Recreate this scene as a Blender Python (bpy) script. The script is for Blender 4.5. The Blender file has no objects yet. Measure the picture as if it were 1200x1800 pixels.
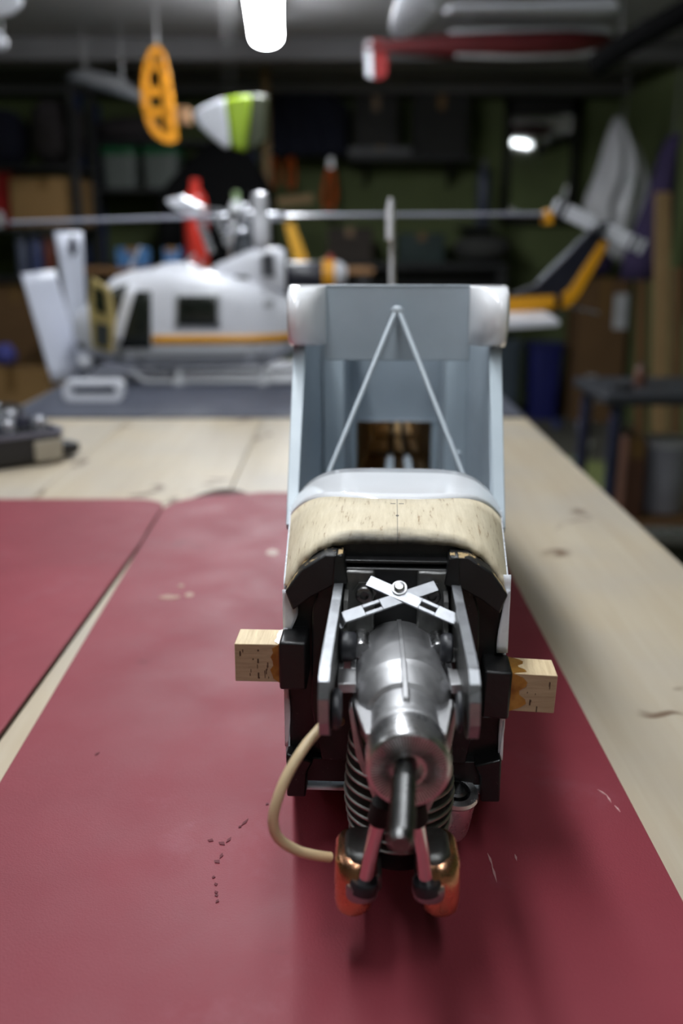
import bpy, bmesh, math, random
from mathutils import Vector, Matrix, Euler
random.seed(7)
SC = bpy.context.scene
COL = SC.collection
PI = math.pi

# ------------------------------------------------------------------ camera, world, exposure
# world frame: x right, y away from the camera, z up; the bench top is z = 0, the floor z = -0.8
CAM_H = 0.32
FPX = 1750.0
PITCH = math.atan(470.0 / FPX)
cam_d = bpy.data.cameras.new('camera')
cam_d.sensor_fit = 'VERTICAL'; cam_d.sensor_height = 36.0; cam_d.lens = 35.0
cam_d.clip_start = 0.01; cam_d.clip_end = 60
cam_d.dof.use_dof = True
cam_d.dof.focus_distance = 0.51
cam_d.dof.aperture_fstop = 4.8
cam = bpy.data.objects.new('camera', cam_d); COL.objects.link(cam)
cam.location = (0, 0, CAM_H)
cam.rotation_euler = (PI / 2 - PITCH, 0, 0)
SC.camera = cam

w = bpy.data.worlds.new('room_air'); SC.world = w; w.use_nodes = True
w.node_tree.nodes['Background'].inputs[0].default_value = (0.6, 0.65, 0.75, 1)
w.node_tree.nodes['Background'].inputs[1].default_value = 0.03

SC.view_settings.view_transform = 'Standard'
SC.view_settings.look = 'None'
SC.view_settings.gamma = 1.0
SC.view_settings.use_curve_mapping = False
SC.view_settings.exposure = 0.22
LAMP_BENCH = 25.0      # emission of the tube over the bench
FILL_SIDE = 12.0       # unseen tube added at the left to soften shadows
FILL_MID = 22.0        # unseen tube added along the bench to brighten the helicopter
FILL_BACK = 13.0       # unseen tube added behind the camera for front fill
LAMP_FAR = 62.0        # emission of the tube in view

# ------------------------------------------------------------------ placing helpers
_s, _c = math.sin(PITCH), math.cos(PITCH)
def at(px, py, y):
    """world point seen at photo pixel (px, py) at the distance y"""
    u = (px - 600) / FPX; v = (900 - py) / FPX
    ry = _c + v * _s; rz = -_s + v * _c
    t = y / ry
    return Vector((u * t, y, CAM_H + rz * t))
def zat(py, y): return at(600, py, y).z
def xat(px, py, y): return at(px, py, y).x
def onz(px, py, z):
    u = (px - 600) / FPX; v = (900 - py) / FPX
    ry = _c + v * _s; rz = -_s + v * _c
    t = (z - CAM_H) / rz
    return Vector((u * t, ry * t, z))

# ------------------------------------------------------------------ mesh builder
class B:
    def __init__(s): s.v = []; s.f = []
    def add(s, vs, fs):
        o = len(s.v); s.v += [Vector(p) for p in vs]
        s.f += [tuple(i + o for i in f) for f in fs]; return s
    def box(s, c, d, rot=None):
        c = Vector(c); hx, hy, hz = d[0] / 2, d[1] / 2, d[2] / 2
        vs = [Vector((x, y, z)) for x in (-hx, hx) for y in (-hy, hy) for z in (-hz, hz)]
        if rot is not None:
            R = Euler(rot).to_matrix(); vs = [R @ p for p in vs]
        return s.add([p + c for p in vs], [(0, 1, 3, 2), (4, 6, 7, 5), (0, 4, 5, 1), (2, 3, 7, 6), (0, 2, 6, 4), (1, 5, 7, 3)])
    def box2(s, lo, hi):
        return s.box([(a + b) / 2 for a, b in zip(lo, hi)], [abs(b - a) for a, b in zip(lo, hi)])
    def prism(s, pts, vec):
        n = len(pts); vec = Vector(vec)
        vs = [Vector(p) for p in pts] + [Vector(p) + vec for p in pts]
        fs = [tuple(range(n))[::-1], tuple(range(n, 2 * n))]
        fs += [(i, (i + 1) % n, n + (i + 1) % n, n + i) for i in range(n)]
        return s.add(vs, fs)
    def loft(s, rings, cap=True, closed=True):
        n = len(rings[0]); vs = [p for r in rings for p in r]; fs = []
        for k in range(len(rings) - 1):
            for i in range(n if closed else n - 1):
                j = (i + 1) % n
                fs.append((k * n + i, k * n + j, (k + 1) * n + j, (k + 1) * n + i))
        if cap:
            fs.append(tuple(range(n))[::-1]); m = (len(rings) - 1) * n
            fs.append(tuple(range(m, m + n)))
        return s.add(vs, fs)
    def lathe(s, prof, o, axis, n=32):
        """prof: list of (radius, distance along axis)"""
        o = Vector(o); a = Vector(axis).normalized()
        e = Vector((0, 0, 1)) if abs(a.z) < 0.9 else Vector((1, 0, 0))
        b = a.cross(e).normalized(); d = a.cross(b)
        rings = [[o + a * h + (b * math.cos(2 * PI * i / n) + d * math.sin(2 * PI * i / n)) * max(r, 1e-5) for i in range(n)] for r, h in prof]
        return s.loft(rings)
    def cyl(s, p0, p1, r, r1=None, n=20):
        p0 = Vector(p0); p1 = Vector(p1); L = (p1 - p0).length
        return s.lathe([(r, 0), (r if r1 is None else r1, L)], p0, p1 - p0, n)
    def tube(s, path, r, n=10):
        P = [Vector(p) for p in path]; rr = r if isinstance(r, (list, tuple)) else [r] * len(P)
        rings = []; prev = None
        for i, p in enumerate(P):
            t = (P[min(i + 1, len(P) - 1)] - P[max(i - 1, 0)]).normalized()
            if prev is None:
                e = Vector((0, 0, 1)) if abs(t.z) < 0.9 else Vector((1, 0, 0))
                b = t.cross(e).normalized()
            else:
                b = (prev - t * prev.dot(t)).normalized()
            prev = b; d = t.cross(b)
            rings.append([p + (b * math.cos(2 * PI * k / n) + d * math.sin(2 * PI * k / n)) * rr[i] for k in range(n)])
        return s.loft(rings)
    def grid(s, fn, nu, nv):
        vs = [fn(i / nu, j / nv) for j in range(nv + 1) for i in range(nu + 1)]
        fs = [(j * (nu + 1) + i, j * (nu + 1) + i + 1, (j + 1) * (nu + 1) + i + 1, (j + 1) * (nu + 1) + i) for j in range(nv) for i in range(nu)]
        return s.add(vs, fs)
    def ell(s, c, d, n=20, m=12, e=1.0):
        c = Vector(c); rings = []
        sg = lambda x: math.copysign(abs(x) ** e, x)
        for j in range(m + 1):
            ph = -PI / 2 + PI * j / m
            cp = max(abs(math.cos(ph)) ** e, 1e-4)
            rings.append([c + Vector((d[0] / 2 * cp * sg(math.cos(2 * PI * i / n)), d[1] / 2 * cp * sg(math.sin(2 * PI * i / n)), d[2] / 2 * sg(math.sin(ph)))) for i in range(n)])
        return s.loft(rings)

def smooth_path(P, k=8):
    P = [Vector(p) for p in P]; out = []
    for i in range(len(P) - 1):
        p0 = P[max(i - 1, 0)]; p1 = P[i]; p2 = P[i + 1]; p3 = P[min(i + 2, len(P) - 1)]
        for q in range(k):
            t = q / k
            out.append(0.5 * ((2 * p1) + (p2 - p0) * t + (2 * p0 - 5 * p1 + 4 * p2 - p3) * t * t + (3 * p1 - p0 - 3 * p2 + p3) * t ** 3))
    out.append(P[-1]); return out

def rrect(w, h, r, n=5):
    """rounded rectangle outline about the origin in 2D"""
    o = []
    for cx, cy, a0 in ((w / 2 - r, h / 2 - r, 0), (-w / 2 + r, h / 2 - r, 90), (-w / 2 + r, -h / 2 + r, 180), (w / 2 - r, -h / 2 + r, 270)):
        for i in range(n + 1):
            a = math.radians(a0 + 90 * i / n); o.append((cx + r * math.cos(a), cy + r * math.sin(a)))
    return o

def obj(name, b, mat, parent=None, bevel=0.0, seg=2, smooth=35, solid=0.0, sub=0, disp=None):
    me = bpy.data.meshes.new(name)
    me.from_pydata([tuple(p) for p in b.v], [], b.f)
    bm = bmesh.new(); bm.from_mesh(me)
    bmesh.ops.recalc_face_normals(bm, faces=bm.faces)
    bm.to_mesh(me); bm.free()
    me.materials.append(mat)
    me.polygons.foreach_set('use_smooth', [True] * len(me.polygons))
    if smooth < 180: me.set_sharp_from_angle(angle=math.radians(smooth))
    o = bpy.data.objects.new(name, me); COL.objects.link(o)
    if parent is not None: o.parent = parent
    if solid:
        m = o.modifiers.new('solid', 'SOLIDIFY'); m.thickness = solid; m.offset = -1
    if bevel:
        m = o.modifiers.new('bevel', 'BEVEL'); m.width = bevel; m.segments = seg; m.limit_method = 'ANGLE'; m.angle_limit = math.radians(40)
    if sub:
        m = o.modifiers.new('sub', 'SUBSURF'); m.levels = sub; m.render_levels = sub
    return o

def tag(o, label, cat, group=None):
    o['label'] = label; o['category'] = cat
    if group: o['group'] = group
    return o
def struct(o): o['kind'] = 'structure'; return o

def thing(name, label, cat, loc=(0, 0, 0), rot=(0, 0, 0), group=None):
    o = bpy.data.objects.new(name, None); COL.objects.link(o)
    o.empty_display_size = 0.05
    o.location = loc; o.rotation_euler = rot
    return tag(o, label, cat, group)

def single(name, label, cat, b, mat, group=None, **k):
    """one-mesh thing whose origin is moved to the middle of its base"""
    xs = [p.x for p in b.v]; ys = [p.y for p in b.v]; zs = [p.z for p in b.v]
    c = Vector(((min(xs) + max(xs)) / 2, (min(ys) + max(ys)) / 2, min(zs)))
    b.v = [p - c for p in b.v]
    o = obj(name, b, mat, **k); o.location = c
    return tag(o, label, cat, group)

# ------------------------------------------------------------------ materials
MATS = {}
def lin(r, g, b):
    f = lambda c: (c / 255) / 12.92 if c / 255 <= 0.04045 else ((c / 255 + 0.055) / 1.055) ** 2.4
    return (f(r), f(g), f(b), 1)
class N:
    """small node-tree helper"""
    def __init__(s, name):
        s.m = bpy.data.materials.new(name); s.m.use_nodes = True
        s.t = s.m.node_tree; s.bsdf = s.t.nodes['Principled BSDF']
        s.tc = None
    def n(s, kind, **k):
        x = s.t.nodes.new(kind)
        for a, v in k.items(): setattr(x, a, v)
        return x
    def link(s, a, b): s.t.links.new(a, b)
    def coord(s, scale=(1, 1, 1), rnd=False, loc=(0, 0, 0)):
        tc = s.n('ShaderNodeTexCoord'); mp = s.n('ShaderNodeMapping')
        mp.inputs['Scale'].default_value = scale; mp.inputs['Location'].default_value = loc
        s.link(tc.outputs['Object'], mp.inputs['Vector'])
        if rnd:
            oi = s.n('ShaderNodeObjectInfo'); ml = s.n('ShaderNodeMath', operation='MULTIPLY'); ml.inputs[1].default_value = 37.0
            s.link(oi.outputs['Random'], ml.inputs[0])
            ad = s.n('ShaderNodeVectorMath', operation='ADD')
            s.link(mp.outputs[0], ad.inputs[0]); s.link(ml.outputs[0], ad.inputs[1])
            return ad.outputs[0]
        return mp.outputs[0]
    def noise(s, vec, scale, detail=3, rough=0.55, dist=0.0):
        x = s.n('ShaderNodeTexNoise'); s.link(vec, x.inputs['Vector'])
        x.inputs['Scale'].default_value = scale; x.inputs['Detail'].default_value = detail
        x.inputs['Roughness'].default_value = rough; x.inputs['Distortion'].default_value = dist
        return x.outputs['Fac']
    def ramp(s, fac, stops):
        x = s.n('ShaderNodeValToRGB'); s.link(fac, x.inputs[0])
        el = x.color_ramp.elements
        while len(el) < len(stops): el.new(0.5)
        for e, (p, c) in zip(el, stops):
            e.position = p; e.color = c if hasattr(c, '__len__') else (c, c, c, 1)
        return x.outputs[0]
    def mix(s, fac, a, b):
        x = s.n('ShaderNodeMix', data_type='RGBA')
        for sock, v in ((x.inputs[0], fac), (x.inputs[6], a), (x.inputs[7], b)):
            if hasattr(v, 'links') or hasattr(v, 'is_linked'): s.link(v, sock)
            else: sock.default_value = v
        return x.outputs[2]
    def math(s, op, a, b=None, c=None):
        x = s.n('ShaderNodeMath', operation=op)
        for i, v in enumerate((a, b, c)):
            if v is None: continue
            if hasattr(v, 'is_linked'): s.link(v, x.inputs[i])
            else: x.inputs[i].default_value = v
        return x.outputs[0]
    def bump(s, h, strength, dist=0.001):
        x = s.n('ShaderNodeBump'); x.inputs['Strength'].default_value = strength; x.inputs['Distance'].default_value = dist
        s.link(h, x.inputs['Height']); s.link(x.outputs[0], s.bsdf.inputs['Normal'])
    def set(s, color=None, rough=None, metal=None, spec=None, coat=None):
        for key, v in (('Base Color', color), ('Roughness', rough), ('Metallic', metal), ('Specular IOR Level', spec), ('Coat Weight', coat)):
            if v is None: continue
            if hasattr(v, 'is_linked'): s.link(v, s.bsdf.inputs[key])
            else: s.bsdf.inputs[key].default_value = v
        return s

def plain(name, c, rough=0.5, metal=0.0, var=0.18, scale=8.0, bump=0.0, bscale=60.0, spec=None, coat=None):
    if name in MATS: return MATS[name]
    x = N(name); v = x.coord(rnd=True)
    f = x.noise(v, scale, 4)
    lo = tuple(k * (1 - var) for k in c[:3]) + (1,); hi = tuple(min(1, k * (1 + var)) for k in c[:3]) + (1,)
    x.set(x.ramp(f, [(0.3, lo), (0.7, hi)]), x.ramp(x.noise(v, scale * 3, 3), [(0.3, max(0, rough - 0.06)), (0.7, min(1, rough + 0.06))]), metal, spec, coat)
    if bump: x.bump(x.noise(v, bscale, 3), bump)
    MATS[name] = x.m; return x.m

def wood(name, light, dark, grain=(30, 1.6, 30), knots=0.0, rough=0.6, stain=None, kscale=(6.0, 2.6, 6.0)):
    x = N(name); v = x.coord(grain, rnd=True)
    f = x.noise(v, 2.2, 5, 0.6, 0.6)
    col = x.ramp(f, [(0.3, light), (0.52, tuple((a + b) / 2 for a, b in zip(light, dark))), (0.75, dark)])
    col = x.mix(0.5, col, light)
    v2 = x.coord((1, 1, 1), rnd=True)
    big = x.ramp(x.noise(v2, 5.0, 3), [(0.42, 0.0), (0.68, 1.0)])
    if stain: col = x.mix(x.math('MULTIPLY', big, 0.8), col, stain)
    if knots:
        vk = x.coord(kscale, rnd=True); wv = x.n('ShaderNodeTexVoronoi'); wv.voronoi_dimensions = '2D'; wv.inputs['Scale'].default_value = 1.0
        nz = x.n('ShaderNodeVectorMath', operation='ADD'); x.link(vk, nz.inputs[0])
        x.link(x.noise(v2, 14, 2), nz.inputs[1]); x.link(nz.outputs[0], wv.inputs['Vector'])
        k = x.ramp(wv.outputs['Distance'], [(0.03, 1.0), (0.085, 0.0)])
        col = x.mix(x.math('MULTIPLY', k, knots), col, lin(92, 62, 38))
    x.set(col, rough); x.bump(f, 0.15, 0.0006)
    MATS[name] = x.m; return x.m

M_pine = wood('pine_boards', lin(196, 184, 163), lin(166, 145, 112), (26, 1.3, 26), 0.8, 0.5, lin(178, 170, 158))
M_lumber = wood('rough_lumber', lin(150, 122, 84), lin(106, 80, 48), (30, 30, 1.5), 0.2, 0.7)
M_balsa = wood('balsa_side', lin(208, 182, 136), lin(150, 116, 70), (60, 3, 60), 0, 0.7)
M_board = wood('brown_board', lin(120, 86, 52), lin(80, 54, 30), (20, 20, 2), 0, 0.7)
M_dowel = wood('spruce_block', lin(226, 206, 168), lin(150, 112, 70), (260, 20, 60), 0, 0.6)

def vinyl(name, c):
    x = N(name); v = x.coord()
    f = x.noise(v, 3.2, 4, 0.6)
    col = x.ramp(f, [(0.3, tuple(k * 0.85 for k in c[:3]) + (1,)), (0.7, tuple(k * 1.12 for k in c[:3]) + (1,))])
    sc = x.ramp(x.noise(v, 9.0, 6, 0.7, 0.3), [(0.58, 0.0), (0.80, 1.0)])
    col = x.mix(x.math('MULTIPLY', sc, 0.35), col, lin(160, 108, 118))
    dk = x.ramp(x.noise(x.coord(loc=(3.1, 1.7, 0)), 14.0, 4, 0.6), [(0.66, 0.0), (0.78, 1.0)])
    col = x.mix(x.math('MULTIPLY', dk, 0.45), col, lin(70, 30, 34))
    x.set(col, x.ramp(x.noise(v, 18, 4), [(0.3, 0.50), (0.7, 0.64)]), 0, 0.42)
    h = x.noise(v, 1100, 2, 0.5); x.bump(h, 0.3, 0.0006)
    MATS[name] = x.m; return x.m
M_vinyl = vinyl('red_vinyl', lin(134, 51, 62))
M_vinyl_edge = plain('vinyl_edge', lin(62, 34, 28), 0.7)

# painted balsa deck: bare balsa, pencil centre line with cross and dot, overspray of black paint at the nose
def deck_mat():
    x = N('bare_balsa_deck'); v = x.coord((140, 14, 140)); f = x.noise(v, 3.0, 4, 0.65)
    col = x.ramp(f, [(0.28, lin(150, 120, 84)), (0.40, lin(212, 199, 172)), (0.7, lin(226, 214, 188))])
    v1 = x.coord(); big = x.noise(v1, 30, 3)
    col = x.mix(x.ramp(big, [(0.4, 0.0), (0.75, 0.35)]), col, lin(204, 186, 150))
    tc = x.n('ShaderNodeTexCoord'); sp = x.n('ShaderNodeSeparateXYZ'); x.link(tc.outputs['Object'], sp.inputs[0])
    X, Y = sp.outputs[0], sp.outputs[1]
    aX = x.math('ABSOLUTE', x.math('ADD', X, -0.0005))
    line = x.math('LESS_THAN', aX, 0.00028)
    cross = x.math('MULTIPLY', x.math('LESS_THAN', x.math('ABSOLUTE', x.math('ADD', Y, -0.0655)), 0.0007), x.math('LESS_THAN', aX, 0.0036))
    cgap = x.math('GREATER_THAN', aX, 0.0009)
    dd = x.math('ADD', x.math('POWER', aX, 2.0), x.math('POWER', x.math('MULTIPLY', x.math('ADD', Y, -0.041), 0.5), 2.0))
    dot = x.math('LESS_THAN', dd, 0.0000007)
    mk = x.math('MAXIMUM', x.math('MULTIPLY', line, 0.55), x.math('MAXIMUM', x.math('MULTIPLY', cross, cgap), dot))
    col = x.mix(x.math('MULTIPLY', mk, 0.85), col, lin(40, 36, 40))
    edge = x.math('ADD', Y, x.math('MULTIPLY', x.math('ADD', x.noise(v1, 45, 4), -0.5), 0.022))
    wide = x.math('MULTIPLY', aX, 0.28)
    g = x.ramp(x.math('ADD', edge, wide), [(0.0, 1.0), (0.0060, 0.8), (0.0200, 0.0)])
    g = x.math('MULTIPLY', g, x.ramp(aX, [(0.026, 1.0), (0.040, 0.0)]))
    col = x.mix(g, col, lin(22, 22, 24))
    x.set(col, 0.62); x.bump(f, 0.2, 0.0004)
    MATS['deck'] = x.m; return x.m
M_deck = deck_mat()

def corner_mat(name):
    x = N(name); v = x.coord()
    f = x.ramp(x.noise(v, 120, 4, 0.6), [(0.53, 0.0), (0.57, 1.0)])
    tc = x.n('ShaderNodeTexCoord'); sp = x.n('ShaderNodeSeparateXYZ'); x.link(tc.outputs['Normal'], sp.inputs[0])
    up = x.ramp(sp.outputs[2], [(0.45, 0.0), (0.7, 1.0)])
    x.set(x.mix(x.math('MULTIPLY', f, up), lin(24, 24, 25), lin(186, 160, 116)), 0.5); x.bump(x.noise(v, 300, 3), 0.3, 0.0006)
    MATS[name] = x.m; return x.m
M_corner = corner_mat('worn_black_corner')
def black_paint():
    x = N('black_firewall_paint'); v = x.coord()
    sp = x.ramp(x.noise(v, 420, 2, 0.6), [(0.70, 0.0), (0.76, 1.0)])
    x.set(x.mix(x.math('MULTIPLY', sp, 0.25), lin(17, 17, 18), lin(120, 120, 110)), x.ramp(x.noise(v, 60, 3), [(0.3, 0.28), (0.7, 0.55)]))
    x.bump(x.noise(v, 160, 4), 0.35, 0.0008); MATS['bp'] = x.m; return x.m
M_black = black_paint()
M_film = plain('white_film', lin(232, 234, 240), 0.28, var=0.02, scale=30, bump=0.05, bscale=35)
M_white = plain('gloss_white', lin(240, 241, 244), 0.12, var=0.02, scale=20, coat=0.5)
M_grey = plain('grey_primer', lin(160, 171, 180), 0.42, var=0.05, scale=30, bump=0.05, bscale=60)
M_greyl = plain('grey_primer_post', lin(176, 188, 196), 0.4, var=0.04, scale=30)
M_greytube = plain('painted_tube', lin(178, 188, 196), 0.3, var=0.03)
M_cast = plain('cast_aluminium', (0.50, 0.50, 0.51, 1), 0.52, 1.0, 0.08, 60, bump=0.08, bscale=900)
M_alu = plain('bright_aluminium', (0.66, 0.66, 0.67, 1), 0.30, 1.0, 0.06, 80)
M_alu_b = plain('brushed_plate', (0.34, 0.35, 0.37, 1), 0.42, 1.0, 0.10, 120, bump=0.1, bscale=400)
M_steel = plain('dark_steel', (0.16, 0.16, 0.16, 1), 0.32, 1.0, 0.2, 150)
M_chrome = plain('chrome_tube', (0.75, 0.72, 0.72, 1), 0.14, 1.0, 0.03, 40)
M_finmat = plain('cylinder_fins', (0.34, 0.345, 0.33, 1), 0.45, 1.0, 0.15, 60)
M_rubber = plain('black_rubber', lin(38, 39, 44), 0.42, var=0.15)
M_hole = plain('dark_recess', lin(10, 10, 10), 0.8)
M_reflect_orange = plain('orange_reflection_cover', (0.74, 0.38, 0.22, 1), 0.28, 1.0, 0.12, 60)  # orange reflected from the red pad, put into the covers' metal colour
M_brass = plain('brass_washer', (0.62, 0.52, 0.34, 1), 0.3, 1.0)
M_tube = plain('cream_silicone', lin(206, 184, 146), 0.4, var=0.08, scale=40)
M_plate = plain('grey_mount_plate', (0.17, 0.17, 0.165, 1), 0.42, 0.9, 0.25, 90, bump=0.2, bscale=500)
M_carbon = plain('black_pushrod', lin(26, 26, 28), 0.4)
def glue_mat():
    x = N('amber_glue'); v = x.coord()
    x.set(x.ramp(x.noise(v, 90, 3), [(0.3, lin(120, 74, 22)), (0.7, lin(178, 130, 58))]), 0.14, 0, 0.6); MATS['glue'] = x.m; return x.m
M_glue = glue_mat()

# ------------------------------------------------------------------ the room
M_wall = plain('green_wall', lin(98, 109, 68), 0.8, var=0.15, scale=2.5)
M_ceil = plain('grey_ceiling', lin(150, 149, 150), 0.85, var=0.08, scale=2)
M_beam = plain('beam_paint', lin(112, 110, 112), 0.8, var=0.1, scale=3)
M_floor = plain('concrete_floor', lin(78, 76, 68), 0.85, var=0.25, scale=4)
FZ, CZ, XL, XR, YB, YF = -0.8, 1.35, -2.9, 1.85, 7.2, -2.2
struct(obj('floor', B().box2((XL - .1, YF - .1, FZ - .1), (XR + .1, YB + .1, FZ)), M_floor))
struct(obj('ceiling', B().box2((XL - .1, YF - .1, CZ), (XR + .1, YB + .1, CZ + .1)), M_ceil))
struct(obj('wall_back', B().box2((XL, YB, FZ), (XR, YB + .1, CZ)), M_wall))
struct(obj('wall_left', B().box2((XL - .1, YF, FZ), (XL, YB, CZ)), M_wall))
struct(obj('wall_right', B().box2((XR, YF, FZ), (XR + .1, YB, CZ)), M_wall))
struct(obj('wall_front', B().box2((XL, YF - .1, FZ), (XR, YF, CZ)), M_wall))
struct(obj('trim_1', B().box2((XL, 5.55, CZ - .11), (XR, 5.75, CZ)), M_beam, bevel=.006))
struct(obj('trim_2', B().box2((XL, 6.75, CZ - .10), (XR, 6.95, CZ)), M_beam, bevel=.006))

# ------------------------------------------------------------------ lamps
def emit(name, c, s):
    x = N(name); x.set((0.9, 0.9, 0.9, 1), 0.4); x.bsdf.inputs['Emission Color'].default_value = c; x.bsdf.inputs['Emission Strength'].default_value = s
    return x.m
M_case = plain('lamp_case', lin(200, 200, 205), 0.5)
def batten(label, p0, p1, strength, wd=0.10):
    p0 = Vector(p0); p1 = Vector(p1); mid = (p0 + p1) / 2; L = (p1 - p0).length
    a = math.atan2(p1.x - p0.x, p1.y - p0.y)
    t = thing('strip_lamp', label, 'lamp', mid, (0, 0, -a), 'strip lamps')
    obj('lamp_case', B().box2((-wd / 2, -L / 2, .02), (wd / 2, L / 2, .06)), M_case, t, bevel=.006)
    rings = []
    for yy, k in ((-L / 2, .7), (-L / 2 + .015, 1), (L / 2 - .015, 1), (L / 2, .7)):
        rings.append([Vector((wd * .5 * k * math.cos(q), yy, .02 + .038 * k * math.sin(q))) for q in [PI + PI * i / 8 for i in range(9)]])
    obj('diffuser', B().loft(rings), emit('lamp_glow', (0.92, 0.96, 1.0, 1), strength), t)
    for s in (-1, 1):
        obj('hanger', B().cyl((0, s * L * .4, .06), (0, s * L * .4, CZ - mid.z), .004, n=8), M_case, t)
batten('glowing white strip lamp hanging from the ceiling in view', (-.263, 3.55, 1.20), (-.34, 4.9, 1.20), LAMP_FAR, .13)
batten('strip lamp above the workbench, over the camera', (-.20, .05, 1.20), (-.20, 1.35, 1.20), LAMP_BENCH, .12)

batten('added unseen strip lamp over the middle of the bench, brightens the helicopter', (-.24, 1.65, 1.20), (-.24, 2.95, 1.20), FILL_MID, .12)
batten('added unseen strip lamp on the left, softens the shadows', (-1.55, .2, 1.20), (-1.55, 1.7, 1.20), FILL_SIDE * .5, .12)
batten('added unseen strip lamp behind the camera, fills the front faces', (.20, -1.15, 1.20), (.20, .15, 1.20), FILL_BACK, .12)

# ------------------------------------------------------------------ workbench
bench = thing('workbench', 'pale pine plank workbench running away under the red pads', 'workbench', (-.154, 1.25, FZ))
X0, X1 = -.66, .353
bx = [X0, -.405, -.150, .103, X1]
for a, b_ in zip(bx[:-1], bx[1:]):
    pl = obj('plank', B().box2((-(b_ - a) / 2 + .0006, -1.6, -.032), ((b_ - a) / 2 - .0006, 1.6, 0)), M_pine, bench, bevel=.0012)
    pl.location = ((a + b_) / 2 + .154, 0, .8)
obj('apron', B().box2((-.46, -1.5, .67), (.46, -1.47, .768)).box2((-.46, 1.47, .67), (.46, 1.5, .768)).box2((-.46, -1.47, .67), (-.43, 1.47, .768)).box2((.43, -1.47, .67), (.46, 1.47, .768)), M_lumber, bench)
for sx in (-1, 1):
    for sy in (-1, 1):
        obj('leg', B().box2((sx * .42 - .035, sy * 1.42 - .035, 0), (sx * .42 + .035, sy * 1.42 + .035, .768)), M_lumber, bench, bevel=.003)

# ------------------------------------------------------------------ red pads
def pad(label, outline, z1, name='vinyl_pad'):
    cx = sum(p[0] for p in outline) / len(outline); cy = sum(p[1] for p in outline) / len(outline)
    t = thing(name, label, 'pad', (cx, cy, 0))
    pts = [(x - cx, y - cy) for x, y in outline]
    obj('core', B().prism([(x, y, .0005) for x, y in pts], (0, 0, z1 - .0025)), M_vinyl_edge, t)
    obj('cover', B().prism([(x, y, z1 - .002) for x, y in pts], (0, 0, .002)), M_vinyl, t, bevel=.0015, seg=3)
    return t, cx, cy
def arc(cx, cy, r, a0, a1, n=8): return [(cx + r * math.cos(math.radians(a0 + (a1 - a0) * i / n)), cy + r * math.sin(math.radians(a0 + (a1 - a0) * i / n))) for i in range(n + 1)]
ZR, ZL = .014, .006
a = onz(0, 1375, ZR); b_ = onz(262, 935, ZR)
dx = (b_.x - a.x) / (b_.y - a.y)
lx = lambda y: a.x + dx * (y - a.y)
ptR = [(.166, .02), (.1625, 1.19)] + arc(.1325, 1.19, .03, 0, 90) + [(0.0, 1.235), (-.10, 1.238)] + arc(lx(1.18) + .075, 1.15, .075, 95, 180) + [(lx(.02), .02)]
padR, pcx, pcy = pad('large red vinyl pad lying under the model airplane', ptR, ZR)
pL = [(-.2195, 1.06), (-.232, .35), (-.236, -.1), (-.64, -.1), (-.64, 1.235)] + arc(-.262, 1.195, .04, 90, 0) + [(-.2215, 1.10)]
padL, qcx, qcy = pad('red vinyl pad with a dark edge, left of the airplane', [(x, y) for x, y in pL], ZL)
# nicks and scratches on the pad
M_nick = plain('torn_vinyl', lin(92, 22, 34), 0.7)
M_scr = plain('pale_scratch', lin(196, 150, 150), 0.7)
def mark(px, py, dx, dy, w, mat, nm):
    p = onz(px, py, ZR); q = onz(px + dx, py + dy, ZR); d = (q - p); n = Vector((-d.y, d.x, 0)).normalized() * w
    k = B().prism([p - n * .4, p + d * .5 - n, q, p + d * .45 + n], (0, 0, .0004))
    k.v = [v - Vector((pcx, pcy, 0)) for v in k.v]
    obj(nm, k, mat, padR)
for a_ in ((437, 1440, -14, 13), (424, 1452, -5, 4), (407, 1472, -10, 10), (392, 1500, -6, 10), (377, 1540, -3, 5), (379, 1552, 1, 6), (379, 1566, 2, 6), (379, 1572, 3, 5), (385, 1582, -6, 6), (472, 1412, -5, 4), (166, 1328, 9, -5)): mark(*a_, .0009, M_nick, 'nick')
for a_ in ((366, 1476, 9, 3), (386, 1480, 9, 6), (378, 1512, 8, 6)): mark(*a_, .0016, M_nick, 'nick')
for a_ in ((857, 1500, 9, 24), (864, 1520, 9, 32), (905, 1502, 3, 12), (1050, 1388, 18, 12), (1066, 1398, 8, 14), (1080, 1416, 10, 12)): mark(*a_, .0006, M_scr, 'scratch')
M_glueb = plain('dried_glue', lin(160, 124, 104), 0.5)
def spot(px, py, w, h):
    p = onz(px, py, ZR) - Vector((pcx, pcy, 0))
    k = B().prism([(p.x + w * math.cos(i * PI / 5) * random.uniform(.7, 1.1), p.y + h * math.sin(i * PI / 5) * random.uniform(.7, 1.1), ZR - .0002) for i in range(10)], (0, 0, .0006))
    obj('glue_spot', k, M_glueb, padR)
spot(478, 971, .008, .012); spot(297, 1050, .010, .006); spot(333, 1046, .004, .006); spot(318, 1030, .003, .004)
# dark scrap showing behind the pad
bpx = onz(400, 858, .004)
single('leather_scrap', 'dark curled scrap peeping out behind the red pad', 'scrap',
       B().grid(lambda u, v: Vector((bpx.x - .045 + .10 * u, 1.245 + .03 * v * math.sin(PI * min(1, u * 1.1 + .02)), .002 + .008 * math.sin(PI * u))), 14, 4), M_vinyl_edge, solid=.0015)

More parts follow.
